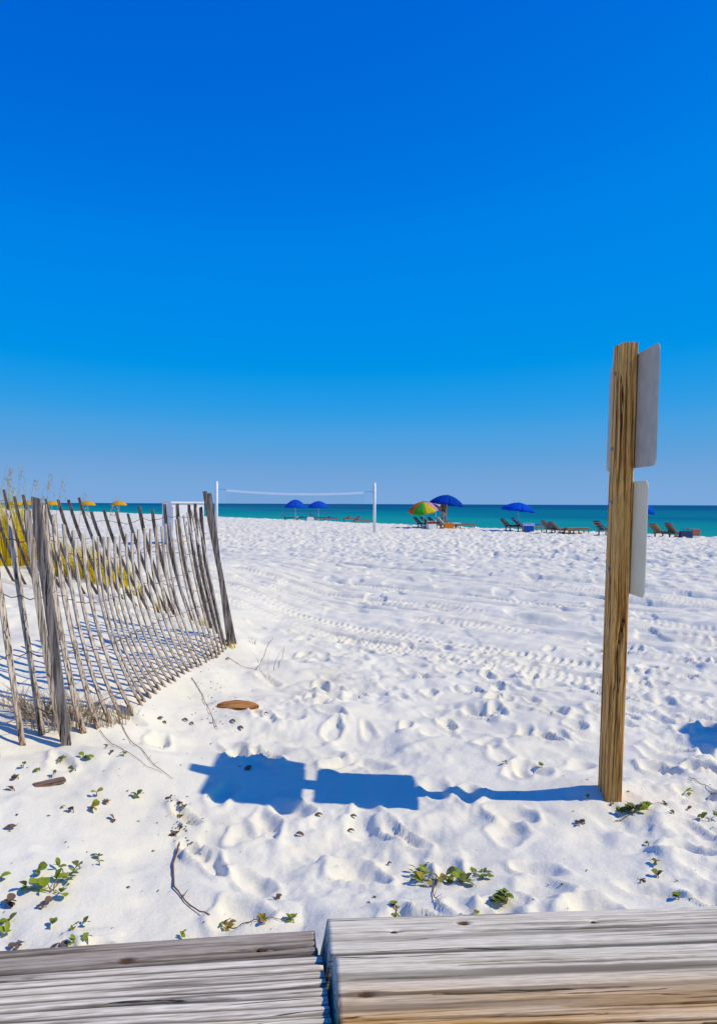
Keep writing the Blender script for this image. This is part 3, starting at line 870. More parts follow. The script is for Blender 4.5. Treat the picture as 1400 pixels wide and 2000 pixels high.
# rear fence, from the corner post towards the dune grass
Bt = [(392, 990, 440, 1240), (381, 984, 426, 1226), (370, 985, 413, 1214), (347, 985, 394, 1204), (322, 985, 374, 1203), (298, 995, 356, 1202), (272, 990, 342, 1200), (250, 1003, 329, 1197), (228, 1000, 310, 1194), (204, 996, 290, 1190), (178, 999, 266, 1185), (155, 972, 240, 1178),
      (134, 976, 216, 1170), (114, 976, 192, 1163), (90, 974, 166, 1158), (64, 970, 142, 1152), (46, 966, 118, 1148), (28, 969, 96, 1142), (8, 956, 74, 1136), (-14, 960, 50, 1130), (-36, 962, 28, 1126)]
FB = empty("sand_fence", ground(342, 1200))
set_props(FB, "dark brown picket sand fence behind the grey one, in front of the dune grass", "sand fence")
rowsB = []
for i, a in enumerate(Bt):
    Db = np.interp(i, [0, 2, 4, 10, 20], [7.2, 7.7, 8.0, 8.35, 9.0])
    B = at(a[2], a[3], Db)
    B.z = Hq(B.x, B.y) + 0.0
    T = at(a[0], a[1], Db + 0.10)
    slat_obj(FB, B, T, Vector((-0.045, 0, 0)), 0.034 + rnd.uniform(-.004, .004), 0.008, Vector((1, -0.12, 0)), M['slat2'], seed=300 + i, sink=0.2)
    rowsB.append((B, T))
for fr in (0.3, 0.6, 0.9):
    wire_obj(FB, [b_ + (t - b_) * fr + Vector((-.18 * fr * (1 - fr), 0, 0)) for (b_, t) in rowsB])

# ------------------------------------------------------------------ dune grass and sea oats
def grass_clump(px, py, D, h, n, spread, mat, label, group, name="dune_grass", seed=0, lean=0.25, wid=0.006, ground_hit=False):
    rg = random.Random(seed)
    p = at(px, py, D) if D else ground(px, py)
    p.z = Hq(p.x, p.y)
    v, f = [], []
    for i in range(n):
        r_ = spread * math.sqrt(rg.random()); a = rg.uniform(0, 6.283)
        bx, by = r_ * math.cos(a), r_ * math.sin(a)
        bz = Hq(p.x + bx, p.y + by) - p.z - 0.02 if spread > 0.15 and i % 3 == 0 else -0.03
        hh = h * rg.uniform(0.5, 1.1)
        d = Vector((math.cos(a), math.sin(a), 0)) * rg.uniform(0, lean) + Vector((-0.16, 0.02, 0))
        w = wid * rg.uniform(.7, 1.3)
        sa = rg.uniform(0, 3.14)
        sd_ = Vector((math.cos(sa), math.sin(sa), 0)) * w
        prev = None
        m = 4
        k0 = len(v)
        for k in range(m + 1):
            t = k / m
            c = Vector((bx, by, bz)) + Vector((0, 0, hh * (t - 0.18 * t * t))) + d * hh * t * t * 1.5
            ww = 1 - 0.85 * t
            v.append(c - sd_ * ww); v.append(c + sd_ * ww)
        for k in range(m):
            f.append((k0 + 2 * k, k0 + 2 * k + 1, k0 + 2 * k + 3, k0 + 2 * k + 2))
    o = mesh_obj(name, v, f, mat)
    o.location = p
    set_props(o, label, "grass", group)
    return o

gl = "clump of yellow green dune grass growing behind the dark picket fence"
k = 0
for (px, D, h, n, sp) in [(-40, 10.2, 1.2, 320, .32), (5, 10.0, 1.15, 360, .28), (35, 10.6, 1.0, 300, .26), (70, 10.3, .62, 200, .25), (108, 10.0, .55, 200, .24), (140, 9.7, .50, 190, .22), (172, 9.5, .50, 190, .22), (205, 9.4, .46, 170, .2), (228, 9.6, .40, 130, .2), (-80, 10.8, .9, 260, .3)]:
    grass_clump(px, 1100, D, h, n, sp, M['grass'], gl, "dune grass behind the fence", seed=400 + k, wid=0.0065); k += 1
for (px, py, D, h, n, sp) in [(268, 1120, 9.0, .30, 50, .1), (322, 1170, 8.6, .24, 50, .09), (398, 1230, 7.9, .16, 40, .1), (448, 1245, 7.2, .10, 26, .06)]:
    grass_clump(px, py, D, h, n, sp, M['grass'], "thin green grass tuft at the foot of the dark pickets", "grass tufts at the rear fence foot", seed=430 + k); k += 1
dl = "dead straw coloured grass caught at the foot of the grey fence"
for (px, py, h, n, sp) in [(66, 1390, .20, 90, .12), (98, 1410, .22, 100, .12), (140, 1405, .20, 90, .12), (165, 1395, .20, 70, .10), (196, 1408, .15, 50, .08), (232, 1400, .13, 50, .08), (20, 1380, .18, 70, .12), (250, 1395, .10, 30, .06)]:
    grass_clump(px, py, None, h, n, sp, M['drygrass'], dl, "dead grass at the fence foot", name="dry_grass", seed=460 + k, lean=0.8, wid=0.0035); k += 1
for (px, py, h, n, sp) in [(492, 1252, .07, 22, .05), (520, 1308, .26, 5, .06)]:
    grass_clump(px, py, None, h, n, sp, M['drygrass'], "few thin dry stalks in the sand beside the fence corner" if n < 10 else "low dry grass tuft beside the fence corner post", None, name="dry_grass", seed=490 + k, lean=0.5, wid=0.0025); k += 1

for i, px in enumerate([-12, 8, 20, 38, 52, 70, 88, 104, 150, 205]):
    rg = random.Random(500 + i)
    D = 10.2 + rg.uniform(-.3, .8)
    p = at(px, 1100, D); p.z = Hq(p.x, p.y)
    hh = (1.42 + D * (984 - [905, 915, 930, 910, 935, 945, 925, 930, 962, 968][i]) / FPX) - p.z
    root = empty("sea_oats", p)
    lean = Vector((rg.uniform(-.05, .16), rg.uniform(-.1, .1), 0))
    pts = [Vector((0, 0, hh * t)) + lean * hh * t * t for t in (0, .25, .5, .75, .9, 1.0)]
    b = MB(); b.tube(pts, [.0035, .003, .0028, .0024, .0018, .001], 4); b.build("stalk", M['plume'], root)
    v, f = [], []
    for q in range(26):
        t = rg.uniform(0.76, 1.0)
        c = Vector((0, 0, hh * t)) + lean * hh * t * t + Vector((rg.uniform(0, .07) * (1.25 - t) * 3, rg.uniform(-.02, .02), rg.uniform(-.05, 0)))
        s = rg.uniform(.010, .018)
        k0 = len(v)
        v += [c + Vector((0, 0, s)), c + Vector((s * .45, s * .2, 0)), c + Vector((0, 0, -s)), c + Vector((-s * .45, -s * .2, 0))]
        f.append((k0, k0 + 1, k0 + 2, k0 + 3))
    mesh_obj("seed_head", v, f, M['plume'], root)["kind"] = "stuff"
    set_props(root, "thin pale sea oats stalk with drooping seed head above the dune grass", "sea oats", "sea oats on the dune")

# ------------------------------------------------------------------ vine seedlings and small leafy plants
def leaf_mesh(kind):
    v, f = [], []
    prof = {0: [(0, .10), (.25, .62), (.55, .80), (.82, .60), (1.0, .10)], 1: [(0, .08), (.3, .42), (.6, .50), (.85, .32), (1.0, .04)], 2: [(0, .12), (.25, .75), (.6, 1.0), (.9, .8), (.97, .3)]}[kind]
    for (x, w) in prof:
        cz = -0.35 * (x - .45) ** 2 + 0.1
        v += [(x, -w / 2, cz + .13 * w), (x, 0, cz), (x, w / 2, cz + .13 * w)]
    for i in range(len(prof) - 1):
        for k in range(2):
            a = i * 3 + k
            f.append((a, a + 1, a + 4, a + 3))
    return v, f
LEAF = {}
for kd in range(3):
    for mk in ('leaf_g', 'leaf_o', 'leaf_y', 'leaf_b', 'leaf_r'):
        v, f = leaf_mesh(kd)
        me = bpy.data.meshes.new("leaf")
        me.from_pydata(v, [], f); me.materials.append(M[mk])
        me.polygons.foreach_set('use_smooth', [True] * len(f))
        LEAF[(kd, mk)] = me

def plant(px, py, size, n, cols, label, group=None, name="vine_seedling", seed=0, spread=1.0, lift=0.5, kind=None, cat="plant"):
    rg = random.Random(seed)
    size *= 1.18
    if n >= 7: n = int(n * 1.5)
    p = ground(px, py)
    root = empty(name, p)
    b = MB()
    heads = []
    nst = max(1, n // 4)
    for s in range(nst):
        a = rg.uniform(0, 6.283)
        L_ = size * rg.uniform(.6, 1.6) * spread * (0.35 if nst == 1 else 1)
        e_ = Vector((math.cos(a) * L_, math.sin(a) * L_ * .8, 0))
        ez = Hq(p.x + e_.x, p.y + e_.y) - p.z + size * lift * rg.uniform(.3, 1)
        pts = [Vector((0, 0, -.015)), Vector((e_.x * .4, e_.y * .4, ez * .6 + .008)), Vector((e_.x, e_.y, ez))]
        b.tube(pts, [.0022, .0018, .0012], 4)
        heads.append((Vector((e_.x, e_.y, ez)), a))
    b.build("stem", M['stem'], root)
    for i in range(n):
        hpt, a0 = heads[i % nst]
        a = a0 + rg.uniform(-2.4, 2.4)
        s = size * rg.uniform(.6, 1.15)
        o = share("leaf", LEAF[(kind if kind is not None else rg.choice([0, 0, 1, 2]), rg.choice(cols))], root,
                  hpt + Vector((rg.uniform(-.2, .2) * size, rg.uniform(-.2, .2) * size, rg.uniform(0, .15) * size)), (rg.uniform(-.5, .5), rg.uniform(-.75, .25), a), (s, s, s))
    set_props(root, label, cat, group)
    return root

G, O, Y_, B_, R_ = 'leaf_g', 'leaf_o', 'leaf_y', 'leaf_b', 'leaf_r'
LF = "small green vine sprout in the sand below the grey picket fence"
LB = "small dried brown sprout in the sand below the grey picket fence"
NT = "small green vine sprout in the sand beside the dark timber"
RT = "scattered small green sprout in the sand around the sign post foot"
sd0 = 700
for (px, py, n, c, sz) in [(118, 1491, 4, [G, O], .030), (79, 1505, 3, [G], .030), (168, 1478, 4, [G, O], .030), (45, 1500, 3, [O], .026), (268, 1556, 5, [G, O], .026), (193, 1673, 3, [O], .024), (150, 1506, 4, [O, G], .026), (205, 1462, 2, [O], .022), (100, 1520, 3, [O], .026)]:
    plant(px, py, sz, n, c, LF, "green sprouts below the fence", seed=sd0); sd0 += 1
for (px, py, n, c, sz) in [(38, 1522, 4, [B_], .028), (145, 1588, 4, [B_], .026), (30, 1545, 2, [B_], .024), (215, 1475, 2, [B_], .02), (345, 1635, 6, [B_], .02), (352, 1590, 7, [B_], .016), (335, 1560, 3, [B_], .018), (218, 1603, 2, [B_], .02), (120, 1580, 2, [B_], .018), (20, 1625, 2, [B_], .02), (242, 1478, 2, [B_, O], .022), (362, 1575, 5, [B_], .016)]:
    plant(px, py, sz, n, c, LB, "dried sprouts below the fence", seed=sd0, lift=.3); sd0 += 1
plant(190, 1555, .030, 2, [Y_], "bright yellow leaf sprout in the sand below the fence", seed=720, kind=2)
plant(176, 1584, .028, 5, [G, Y_], "yellow green leafy sprout just below the bright yellow leaf", seed=721)
plant(213, 1568, .026, 3, [R_, Y_], "orange brown leaf sprout beside the bright yellow leaf", seed=722)
plant(104, 1742, .034, 11, [G], "bright green leafy vine clump, fullest of those beside the dark timber", seed=723, spread=.9)
plant(126, 1712, .028, 8, [G, O], "dark and bright green narrow leaved sprout behind the fullest vine clump", seed=724, kind=1)
for (px, py, n, c, sz) in [(70, 1712, 4, [O, G], .026), (58, 1738, 4, [G, O], .028), (158, 1697, 2, [O], .026), (16, 1800, 4, [G, O], .026), (4, 1832, 3, [G], .026), (98, 1816, 3, [O, G], .022), (138, 1814, 4, [G, O], .022), (160, 1808, 2, [O], .022), (146, 1840, 4, [G], .024), (172, 1846, 3, [G], .022), (5, 1720, 3, [G], .026), (362, 1830, 4, [G], .02), (575, 1803, 6, [G], .022), (196, 1690, 2, [O], .02)]:
    plant(px, py, sz, n, c, NT, "green sprouts beside the dark timber", seed=sd0); sd0 += 1
DT = "dried brown leafy sprout in the sand beside the dark timber"
for (px, py, n, sz) in [(92, 1772, 4, .028), (12, 1772, 5, .030), (30, 1848, 4, .024), (116, 1848, 3, .024), (538, 1758, 5, .018)]:
    plant(px, py, sz, n, [B_], DT, "dried sprouts beside the dark timber", seed=sd0, lift=.3); sd0 += 1
plant(446, 1812, .020, 10, [G, Y_, R_], "yellow orange and green sprout tucked against the dark timber", seed=740)
plant(505, 1800, .018, 8, [R_, Y_, O], "low orange runner of leaves between twig and timber gap", seed=741, lift=.2)
plant(850, 1716, .034, 14, [G, O, Y_], "largest leafy vine cluster with yellow centre, behind the silver timber", seed=742, spread=1.2)
plant(812, 1712, .030, 8, [G, O], "green vine cluster on the timber gap side of the yellow centred one", seed=743)
plant(900, 1728, .028, 9, [G, O], "middle green vine cluster behind the silver timber", seed=744)
plant(940, 1716, .028, 8, [G, O], "green vine cluster between the middle one and the dense rosette", seed=745)
plant(990, 1762, .032, 16, [G, O], "dense green rosette growing close behind the silver timber", seed=746, spread=.6)
plant(775, 1780, .016, 9, [B_, O, G], "low brown and green runner touching the back of the silver timber", seed=747, lift=.2)
plant(1232, 1590, .030, 16, [G, O, B_], "dense green vine clump at the foot of the sign post", seed=748, spread=.9)
plant(1258, 1572, .024, 7, [G, O], "small green sprout joined to the vine clump by the sign post", seed=749)
for (px, py, n, c, sz) in [(1058, 1498, 6, [O, G], .020), (1345, 1556, 4, [G], .026), (1386, 1605, 7, [O, G], .026), (1280, 1688, 6, [O, G], .022), (1286, 1716, 5, [O], .022), (1266, 1652, 3, [O], .02), (1326, 1757, 6, [O, G], .020), (1148, 1564, 3, [O], .018), (1190, 1572, 3, [O], .016), (927, 1783, 3, [G], .014)]:
    plant(px, py, sz, n, c, RT, "sprouts around the sign post", seed=sd0); sd0 += 1
for (px, py, n, sz) in [(1300, 1574, 6, .018), (1342, 1582, 4, .018), (1142, 1610, 9, .018), (1250, 1724, 5, .018), (1315, 1590, 3, .018), (1388, 1553, 2, .018), (990, 1492, 3, .02)]:
    plant(px, py, sz, n, [B_], "dried brown sprout in the sand around the sign post foot", "dried sprouts around the sign post", seed=sd0, lift=.3); sd0 += 1

# ------------------------------------------------------------------ sticks, chips, litter
def stick(pxs, rad, label, name="twig", lift=0.006, mat='twig', seed=0):
    rg = random.Random(seed)
    pts = []
    for i in range(len(pxs) - 1):
        a, c = ground(*pxs[i]), ground(*pxs[i + 1])
        for k in range(5):
            q = a.lerp(c, k / 5)
            q.z = Hq(q.x, q.y) + lift + rg.uniform(-.001, .002)
            pts.append(q)
    q = ground(*pxs[-1]); q.z += lift
    pts.append(q)
    org = pts[0].copy()
    b = MB()
    n = len(pts)
    b.tube([q - org for q in pts], [rad * (1.05 - .6 * i / n) for i in range(n)], 6)
    for k in range(3):
        i = rg.randrange(2, n - 2)
        q = pts[i] - org
        b.tube([q, q + Vector((rg.uniform(-.03, .03), rg.uniform(-.03, .03), .012))], [rad * .5, rad * .25], 5)
    o = b.build(name, M[mat], None, True)
    o.location = org
    set_props(o, label, "twig")
    return o
stick([(350, 1652), (338, 1690), (340, 1735), (362, 1763), (410, 1790)], .0042, "reddish brown curved twig ending against the dark timber", seed=1)
stick([(232, 1405), (262, 1455), (300, 1495), (338, 1523)], .0022, "long thin dark twig trailing from the fence foot", seed=2)
stick([(196, 1428), (235, 1462), (285, 1498), (318, 1512)], .0016, "thinner pale twig running beside the long dark twig", mat='stem', seed=3)
stick([(375, 1325), (396, 1358), (425, 1425)], .0028, "dry brown stem with leaf bits lying from the grey fence", seed=4)
stick([(445, 1285), (480, 1305), (520, 1325)], .0020, "thin twig by the fence corner post", mat='stem', seed=5)
stick([(500, 1310), (520, 1270), (535, 1245)], .0018, "thin straight stalk leaning over sand near the corner post", mat='stem', seed=6)
stick([(545, 1305), (552, 1285), (556, 1262)], .0014, "short thin stalk beside the leaning straight stalk", mat='stem', seed=9)
stick([(1345, 1520), (1375, 1535), (1402, 1545)], .0020, "thin bent twig in the sand right of the sign post", seed=7)

stick([(800, 1722), (830, 1716), (850, 1722), (880, 1730), (905, 1726), (940, 1718)], .0019, "green brown vine runner linking the leafy clusters behind the silver timber", name="vine_runner", mat='leaf_o', seed=21)
stick([(850, 1722), (845, 1748), (858, 1772)], .0024, "tan root dangling down the sand from the yellow centred vine", name="vine_runner", mat='stem', seed=22)
stick([(60, 1740), (100, 1745), (128, 1715), (160, 1697)], .0018, "thin vine runner through the fullest green clump beside the dark timber", name="vine_runner", mat='leaf_o', seed=23)
stick([(1200, 1606), (1235, 1590), (1262, 1572), (1300, 1574)], .0018, "thin vine runner crossing the sand by the sign post", name="vine_runner", mat='leaf_o', seed=24)
stick([(440, 1812), (480, 1806), (520, 1798), (570, 1803)], .0018, "reddish vine runner along the back of the dark timber", name="vine_runner", seed=25)

def chip(pxc, ln, wd, th, rz, mat, label, taper=1.0, bend=0.0, tilt=0.0, name="wood_chip"):
    p = ground(*pxc)
    v, f = [], []
    n = 12
    for i in range(n + 1):
        t = i / n
        x = (t - .5) * ln
        w = wd * (1 - (1 - taper) * abs(2 * t - 1) ** 3) * (1 + .06 * math.sin(t * 17))
        z = bend * (1 - (2 * t - 1) ** 2)
        v += [(x, -w / 2, z), (x, w / 2, z), (x, w / 2 * .96, z + th), (x, 0, z + th * 1.15), (x, -w / 2 * .96, z + th)]
    for i in range(n):
        for k in range(5): f.append((i * 5 + k, i * 5 + (k + 1) % 5, (i + 1) * 5 + (k + 1) % 5, (i + 1) * 5 + k))
    f += [tuple(range(4, -1, -1)), tuple(n * 5 + k for k in range(5))]
    o = mesh_obj(name, v, f, mat)
    o.location = p + Vector((0, 0, 0.004))
    o.rotation_euler = (tilt, 0, rz)
    set_props(o, label, "wood chip")
    return o
chip((465, 1382), .275, .075, .014, R(-4), M['chip'], "orange tapered sliver of wood lying on the sand by the fence", taper=.25, bend=.012, tilt=R(30))
chip((97, 1533), .135, .036, .012, R(42), M['chip2'], "reddish brown broken picket end half sunk in the sand", taper=.9, tilt=R(12))
chip((485, 1502), .050, .026, .008, R(80), M['leaf_b'], "small dark rectangular bark flake lying in the sign's shadow", taper=.95)
for (px, py, L_, a) in [(313, 1405, .05, 60), (322, 1413, .04, -50), (362, 1408, .05, -40), (375, 1415, .04, -50), (455, 1410, .05, -45), (470, 1423, .05, -40), (520, 1395, .03, -30), (690, 1597, .03, 0), (622, 1594, .035, 20), (445, 1288, .04, 40), (760, 1690, .02, 30), (586, 1632, .04, -30), (685, 1625, .03, 10), (545, 1755, .03, 60)]:
    chip((px, py), L_, L_ * .35, .004, R(a), M['leaf_b'], "small dark curled dead leaf lying loose on the sand", taper=.3, bend=.008, tilt=R(15), name="dead_leaf")
    o = bpy.data.objects[-1] if False else None
for o in [q for q in bpy.data.objects if q.name.startswith("dead_leaf")]:
    o["group"] = "loose dead leaves on the sand"; o["category"] = "leaf"

v, f = [], []
rg = random.Random(77)
def flake(x, y, s):
    z = Hq(x, y) + .002
    a = rg.uniform(0, 6.28); k0 = len(v)
    dx, dy = math.cos(a) * s, math.sin(a) * s
    w = rg.uniform(.25, .6)
    v.extend([(x - dx, y - dy, z), (x - dy * w, y + dx * w, z + .003), (x + dx, y + dy, z + .001), (x + dy * w, y - dx * w, z + .003)])
    f.append((k0, k0 + 1, k0 + 2, k0 + 3))
for _ in range(420):
    t = rg.random()
    if t < .55:
        x = rg.gauss(-1.25, .5); y = rg.uniform(2.6, 6.6)
    elif t < .8:
        x = rg.uniform(-1.2, 2.0); y = abs(rg.gauss(0, .5)) + 2.4
    else:
        x = rg.uniform(.6, 2.2); y = rg.uniform(2.6, 4.6)
    flake(x, y, rg.choice([.003, .004, .004, .006, .010]))
for k in range(70):                                  # wrack of bits along the brown stem and the twig
    a = ground(rg.gauss(352, 14), rg.uniform(1555, 1650)) if k % 2 else ground(rg.gauss(400 + (k % 7) * 4, 14), rg.uniform(1330, 1420))
    flake(a.x, a.y, rg.uniform(.005, .012))
lt = mesh_obj("sand_litter", v, f, M['litter'])
set_props(lt, "fine dark plant litter scattered over the sand", "litter", kind="stuff")

# ------------------------------------------------------------------ volleyball net
vp1, vp2 = at(423, 1040, 39.6), at(731, 1040, 41.3)
for p in (vp1, vp2): p.z = Hq(p.x, p.y)
for p, lab, ty in ((vp1, "white volleyball pole nearer the picket fence", 941), (vp2, "white volleyball pole standing on open sand", 943)):
    root = empty("net_pole", p)
    hh = EYE + p.y * (984.5 - ty) / FPX - p.z
    b = MB(); b.tube([(0, 0, -.4), (0, 0, hh - .06), (0, 0, hh - .055), (0, 0, hh)], [.075, .075, .062, .05], 12)
    b.build("pole", M['white'], root, True)
    b = MB(); b.box(-.09, .09, -.015, .015, hh - .55, hh - .50, .004); b.build("net_bracket", M['steel'], root)
    set_props(root, lab, "pole", "volleyball poles")
NET = empty("volleyball_net", ((vp1.x + vp2.x) / 2, (vp1.y + vp2.y) / 2, 0))
set_props(NET, "sagging volleyball net with white top tape strung between two white poles", "net")
def netpt(t, drop):
    q = vp1.lerp(vp2, t)
    z = np.interp(t, [0, 1], [EYE + vp1.y * (984.5 - 955) / FPX, EYE + vp2.y * (984.5 - 959) / FPX]) - 4 * 0.17 * t * (1 - t) - drop
    return Vector((q.x, q.y, z)) - NET.location
b = MB()
def ribbon(t0, t1, d0, d1, n=24, thick=0.008):
    vs, fs = [], []
    for i in range(n + 1):
        t = t0 + (t1 - t0) * i / n
        for (dd, s) in ((d0, -1), (d1, -1), (d1, 1), (d0, 1)):
            q = netpt(t, dd); q.y += s * thick / 2; vs.append(q)
    for i in range(n):
        for k in range(4): fs.append((i * 4 + k, i * 4 + (k + 1) % 4, i * 4 + 4 + (k + 1) % 4, i * 4 + 4 + k))
    fs += [(3, 2, 1, 0), (n * 4, n * 4 + 1, n * 4 + 2, n * 4 + 3)]
    b.add(vs, fs)
ribbon(.06, .93, 0, .10); b.build("top_tape", M['tape'], NET)
b = MB(); ribbon(.06, .93, .93, .96); b.build("bottom_tape", M['tape2'], NET)
for (t0, t1) in ((.004, .06), (.93, .996)):
    for dd in (0.02, 0.93):
        b = MB(); b.tube([netpt(t0, dd), netpt(t1, dd)], .010, 5); b.build("rope", M['tape2'], NET)
b = MB()
for i in range(88):
    t = .06 + .87 * i / 87
    b.tube([netpt(t, .13), netpt(t, .93)], .0016, 3)
for j in range(1, 9):
    b.tube([netpt(.06 + .87 * i / 20, .085 + .845 * j / 9) for i in range(21)], .0016, 3)
nt_o = b.build("netting", M['net'], NET); nt_o["kind"] = "stuff"

# ------------------------------------------------------------------ white storage cabinet behind the fence
wc = at(358, 1058, 30.0); wc.z = Hq(wc.x, wc.y)
CB = empty("storage_cabinet", wc, R(38))
hc = EYE + 30.0 * (984.0 - 984) / FPX - wc.z
b = MB(); b.box(-.64, .64, -.40, .40, 0, hc, .01); b.build("body", M['boxwhite'], CB)
b = MB(); b.box(-.69, .69, -.45, .45, hc + .003, hc + .06, .008); b.build("lid", M['white'], CB)
for s in (-1, 1):
    b = MB(); b.box(s * .315 - .29, s * .315 + .29, -.425, -.403, .10, hc - .10, .006); d_ = b.build("door", M['white'], CB)
    b = MB(); b.box(s * .06 - .012, s * .06 + .012, -.45, -.428, hc * .45, hc * .55, .003); b.build("handle", M['steel'], d_)
set_props(CB, "white painted storage cabinet on the beach behind the picket fences", "cabinet")

# ------------------------------------------------------------------ beach umbrellas
def umbrella(px, ytop, yedge, D, wpx, mats, label, group=None, tilt=(0, 0), zbase=None, valance=0.10, vals=None):
    p = at(px, 1000, D)
    gz = Hq(p.x, p.y)
    zt = EYE + D * (984.6 + (px - 700) * .0038 - ytop) / FPX
    ze = EYE + D * (984.6 + (px - 700) * .0038 - yedge) / FPX
    rad = wpx / 2 * D / FPX
    root = empty("beach_umbrella", (p.x, p.y, gz))
    b = MB(); b.tube([(0, 0, -.35), (0, 0, zt - gz - .05)], .024, 8)
    pole = b.build("pole", M['white'], root, True)
    Mt = Matrix.Translation((0, 0, ze - gz)) @ Matrix.Rotation(tilt[0], 4, 'X') @ Matrix.Rotation(tilt[1], 4, 'Y')
    n = 8; rise = zt - ze
    for s in range(n):
        a0, a1 = 2 * math.pi * s / n, 2 * math.pi * (s + 1) / n
        vs, fs = [], []
        mr, mc = 6, 4
        for i in range(mr + 1):
            t = i / mr
            for j in range(mc + 1):
                a = a0 + (a1 - a0) * j / mc
                sag = 1 - 0.05 * t * math.sin(math.pi * j / mc)
                r_ = max(rad * t, .015) * sag
                z = rise * (1 - t ** 1.9) - .02 * t * math.sin(math.pi * j / mc)
                vs.append(Mt @ Vector((r_ * math.cos(a), r_ * math.sin(a), z)))
        for j in range(mc + 1):                       # hanging valance with a scalloped hem
            a = a0 + (a1 - a0) * j / mc
            r_ = rad * (1 - .05 * math.sin(math.pi * j / mc)) * 1.005
            vs.append(Mt @ Vector((r_ * math.cos(a), r_ * math.sin(a), -valance * (.8 + .35 * math.sin(math.pi * j / mc)))))
        for i in range(mr + 1):
            for j in range(mc):
                k0 = i * (mc + 1) + j
                fs.append((k0, k0 + 1, k0 + mc + 2, k0 + mc + 1))
        o = mesh_obj("canopy_panel", vs, fs, mats[s % len(mats)], root, smooth=True)
        so = o.modifiers.new("cloth", 'SOLIDIFY'); so.thickness = .004
        b = MB(); tip = Mt @ Vector((rad * math.cos(a0), rad * math.sin(a0), 0)); mid = Mt @ Vector((rad * .5 * math.cos(a0), rad * .5 * math.sin(a0), rise * (1 - .5 ** 1.9) - .012))
        b.tube([Mt @ Vector((0, 0, rise - .02)), mid, tip - Vector((0, 0, .012))], .006, 4); b.build("rib", M['steel'], root)
    b = MB(); b.tube([Mt @ Vector((0, 0, rise - .01)), Mt @ Vector((0, 0, rise + .05))], [.022, .008], 8); b.build("finial", mats[0], root)
    set_props(root, label, "umbrella", group)
    return root
bl = [M['blue']]
umbrella(577, 976, 990, 70.0, 42, bl, "bright blue beach umbrella above the white lounger", "blue beach umbrellas")
umbrella(622, 979, 990, 71.5, 42, bl, "bright blue beach umbrella next to the one above the white lounger", "blue beach umbrellas")
umbrella(872, 967, 983, 50.0, 66, [M['navy']], "deep blue umbrella rising above the rainbow umbrella", "blue beach umbrellas", tilt=(0, R(7)))
umbrella(1012, 982, 995, 44.5, 66, bl, "blue beach umbrella shading two loungers on the open sand", "blue beach umbrellas", tilt=(0, R(6)))
umbrella(1258, 985, 999, 37.5, 40, bl, "blue beach umbrella peeping out behind the sign post", "blue beach umbrellas", tilt=(0, R(5)))
umbrella(827, 980, 994, 49.5, 62, [M['r_violet'], M['r_teal'], M['r_red'], M['r_orange'], M['r_orange'], M['r_green'], M['r_yel'], M['r_pink']], "rainbow striped beach umbrella beside the deep blue one", tilt=(R(16), R(-8)))
umbrella(851, 982, 991, 52.5, 34, [M['r_violet'], M['r_pink'], M['r_pink'], M['r_violet']], "pink and violet beach umbrella between the rainbow and deep blue ones", tilt=(0, R(5)))
for (px, D) in ((30, 112), (58, 108), (102, 104), (172, 100), (233, 96)):
    umbrella(px, 978, 985, D, 31, [M['yellow']], "yellow beach umbrella in the far row beyond the picket fences", "yellow beach umbrellas", valance=.16)

# ------------------------------------------------------------------ loungers
def lounger(px, py, D, rz, cush, label, group, back=55, sc=1.0, towel=None):
    p = at(px, py, D); p.z = Hq(p.x, p.y) + .01
    root = empty("beach_lounger", p, R(rz)); root.scale = (sc * .86, sc, sc * .82); back = back - 12 if back < 100 else back
    for s in (-1, 1):
        b = MB(); b.box(-.05, 1.30, s * .33 - .025, s * .33 + .025, .24, .31, .006); b.build("side_rail", M['lounger'], root)
    for (x, s) in ((.05, -1), (.05, 1), (1.2, -1), (1.2, 1)):
        b = MB(); b.box(x - .03, x + .03, s * .33 - .027, s * .33 + .027, -.10, .238, .005); b.build("leg", M['lounger'], root)
    for i in range(6):
        b = MB(); b.box(.06 + i * .2, .19 + i * .2, -.30, .30, .262, .285, .004); b.build("seat_slat", M['lounger'], root)
    b = MB(); b.box(.02, 1.29, -.28, .28, .29, .37, .03); b.build("seat_cushion", M[cush], root)
    Mt = Matrix.Translation((.0, 0, .30)) @ Matrix.Rotation(R(-180 + back), 4, 'Y')
    Mt = Matrix.Translation((.02, 0, .30)) @ Matrix.Rotation(R(back - 180), 4, 'Y')
    b = MB()
    for s in (-1, 1): b.box(0.02, .60, s * .30 - .02, s * .30 + .02, -.02, .02, .004, Mt)
    for i in range(3): b.box(.12 + .2 * i, .18 + .2 * i, -.28, .28, -.015, .015, .003, Mt)
    b.build("back_frame", M['lounger'], root)
    b = MB(); b.box(.04, .60, -.28, .28, -.095, -.018, .03, Mt); b.build("back_cushion", M[cush], root)
    set_props(root, label, "lounger", group)
    if towel:
        b = MB(); b.box(.0, .36, -.30, .30, .373, .40, .01); b.box(.0, .36, -.325, -.30, .15, .398, .006)
        t = b.build("beach_towel", M[towel]); t.location = p + Vector((math.cos(R(rz)) * .8, math.sin(R(rz)) * .8, 0)); t.rotation_euler = (0, 0, R(rz))
        set_props(t, "red towel folded over the foot of a lounger near the sign post", "towel")
    return root
lg = "beach loungers along the shore"
lounger(556, 1016, 70.5, 8, 'cush_white', "lounger with white cushion and raised back under a blue umbrella", lg, 62)
lounger(580, 1016, 71.5, 10, 'cush_white', "lounger with white cushion lying flat under a blue umbrella", lg, 170)
lounger(613, 1017, 69.0, 8, 'cush_navy', "lounger with dark navy cushion and raised back by the paired blue umbrellas", lg, 50)
lounger(634, 1018, 68.0, 4, 'cush_blue', "lounger with blue cushion lying low by the paired blue umbrellas", lg, 155)
lounger(672, 1019, 64.0, 10, 'cush_brown', "low brown lounger on the sand near the far volleyball pole", lg, 150)
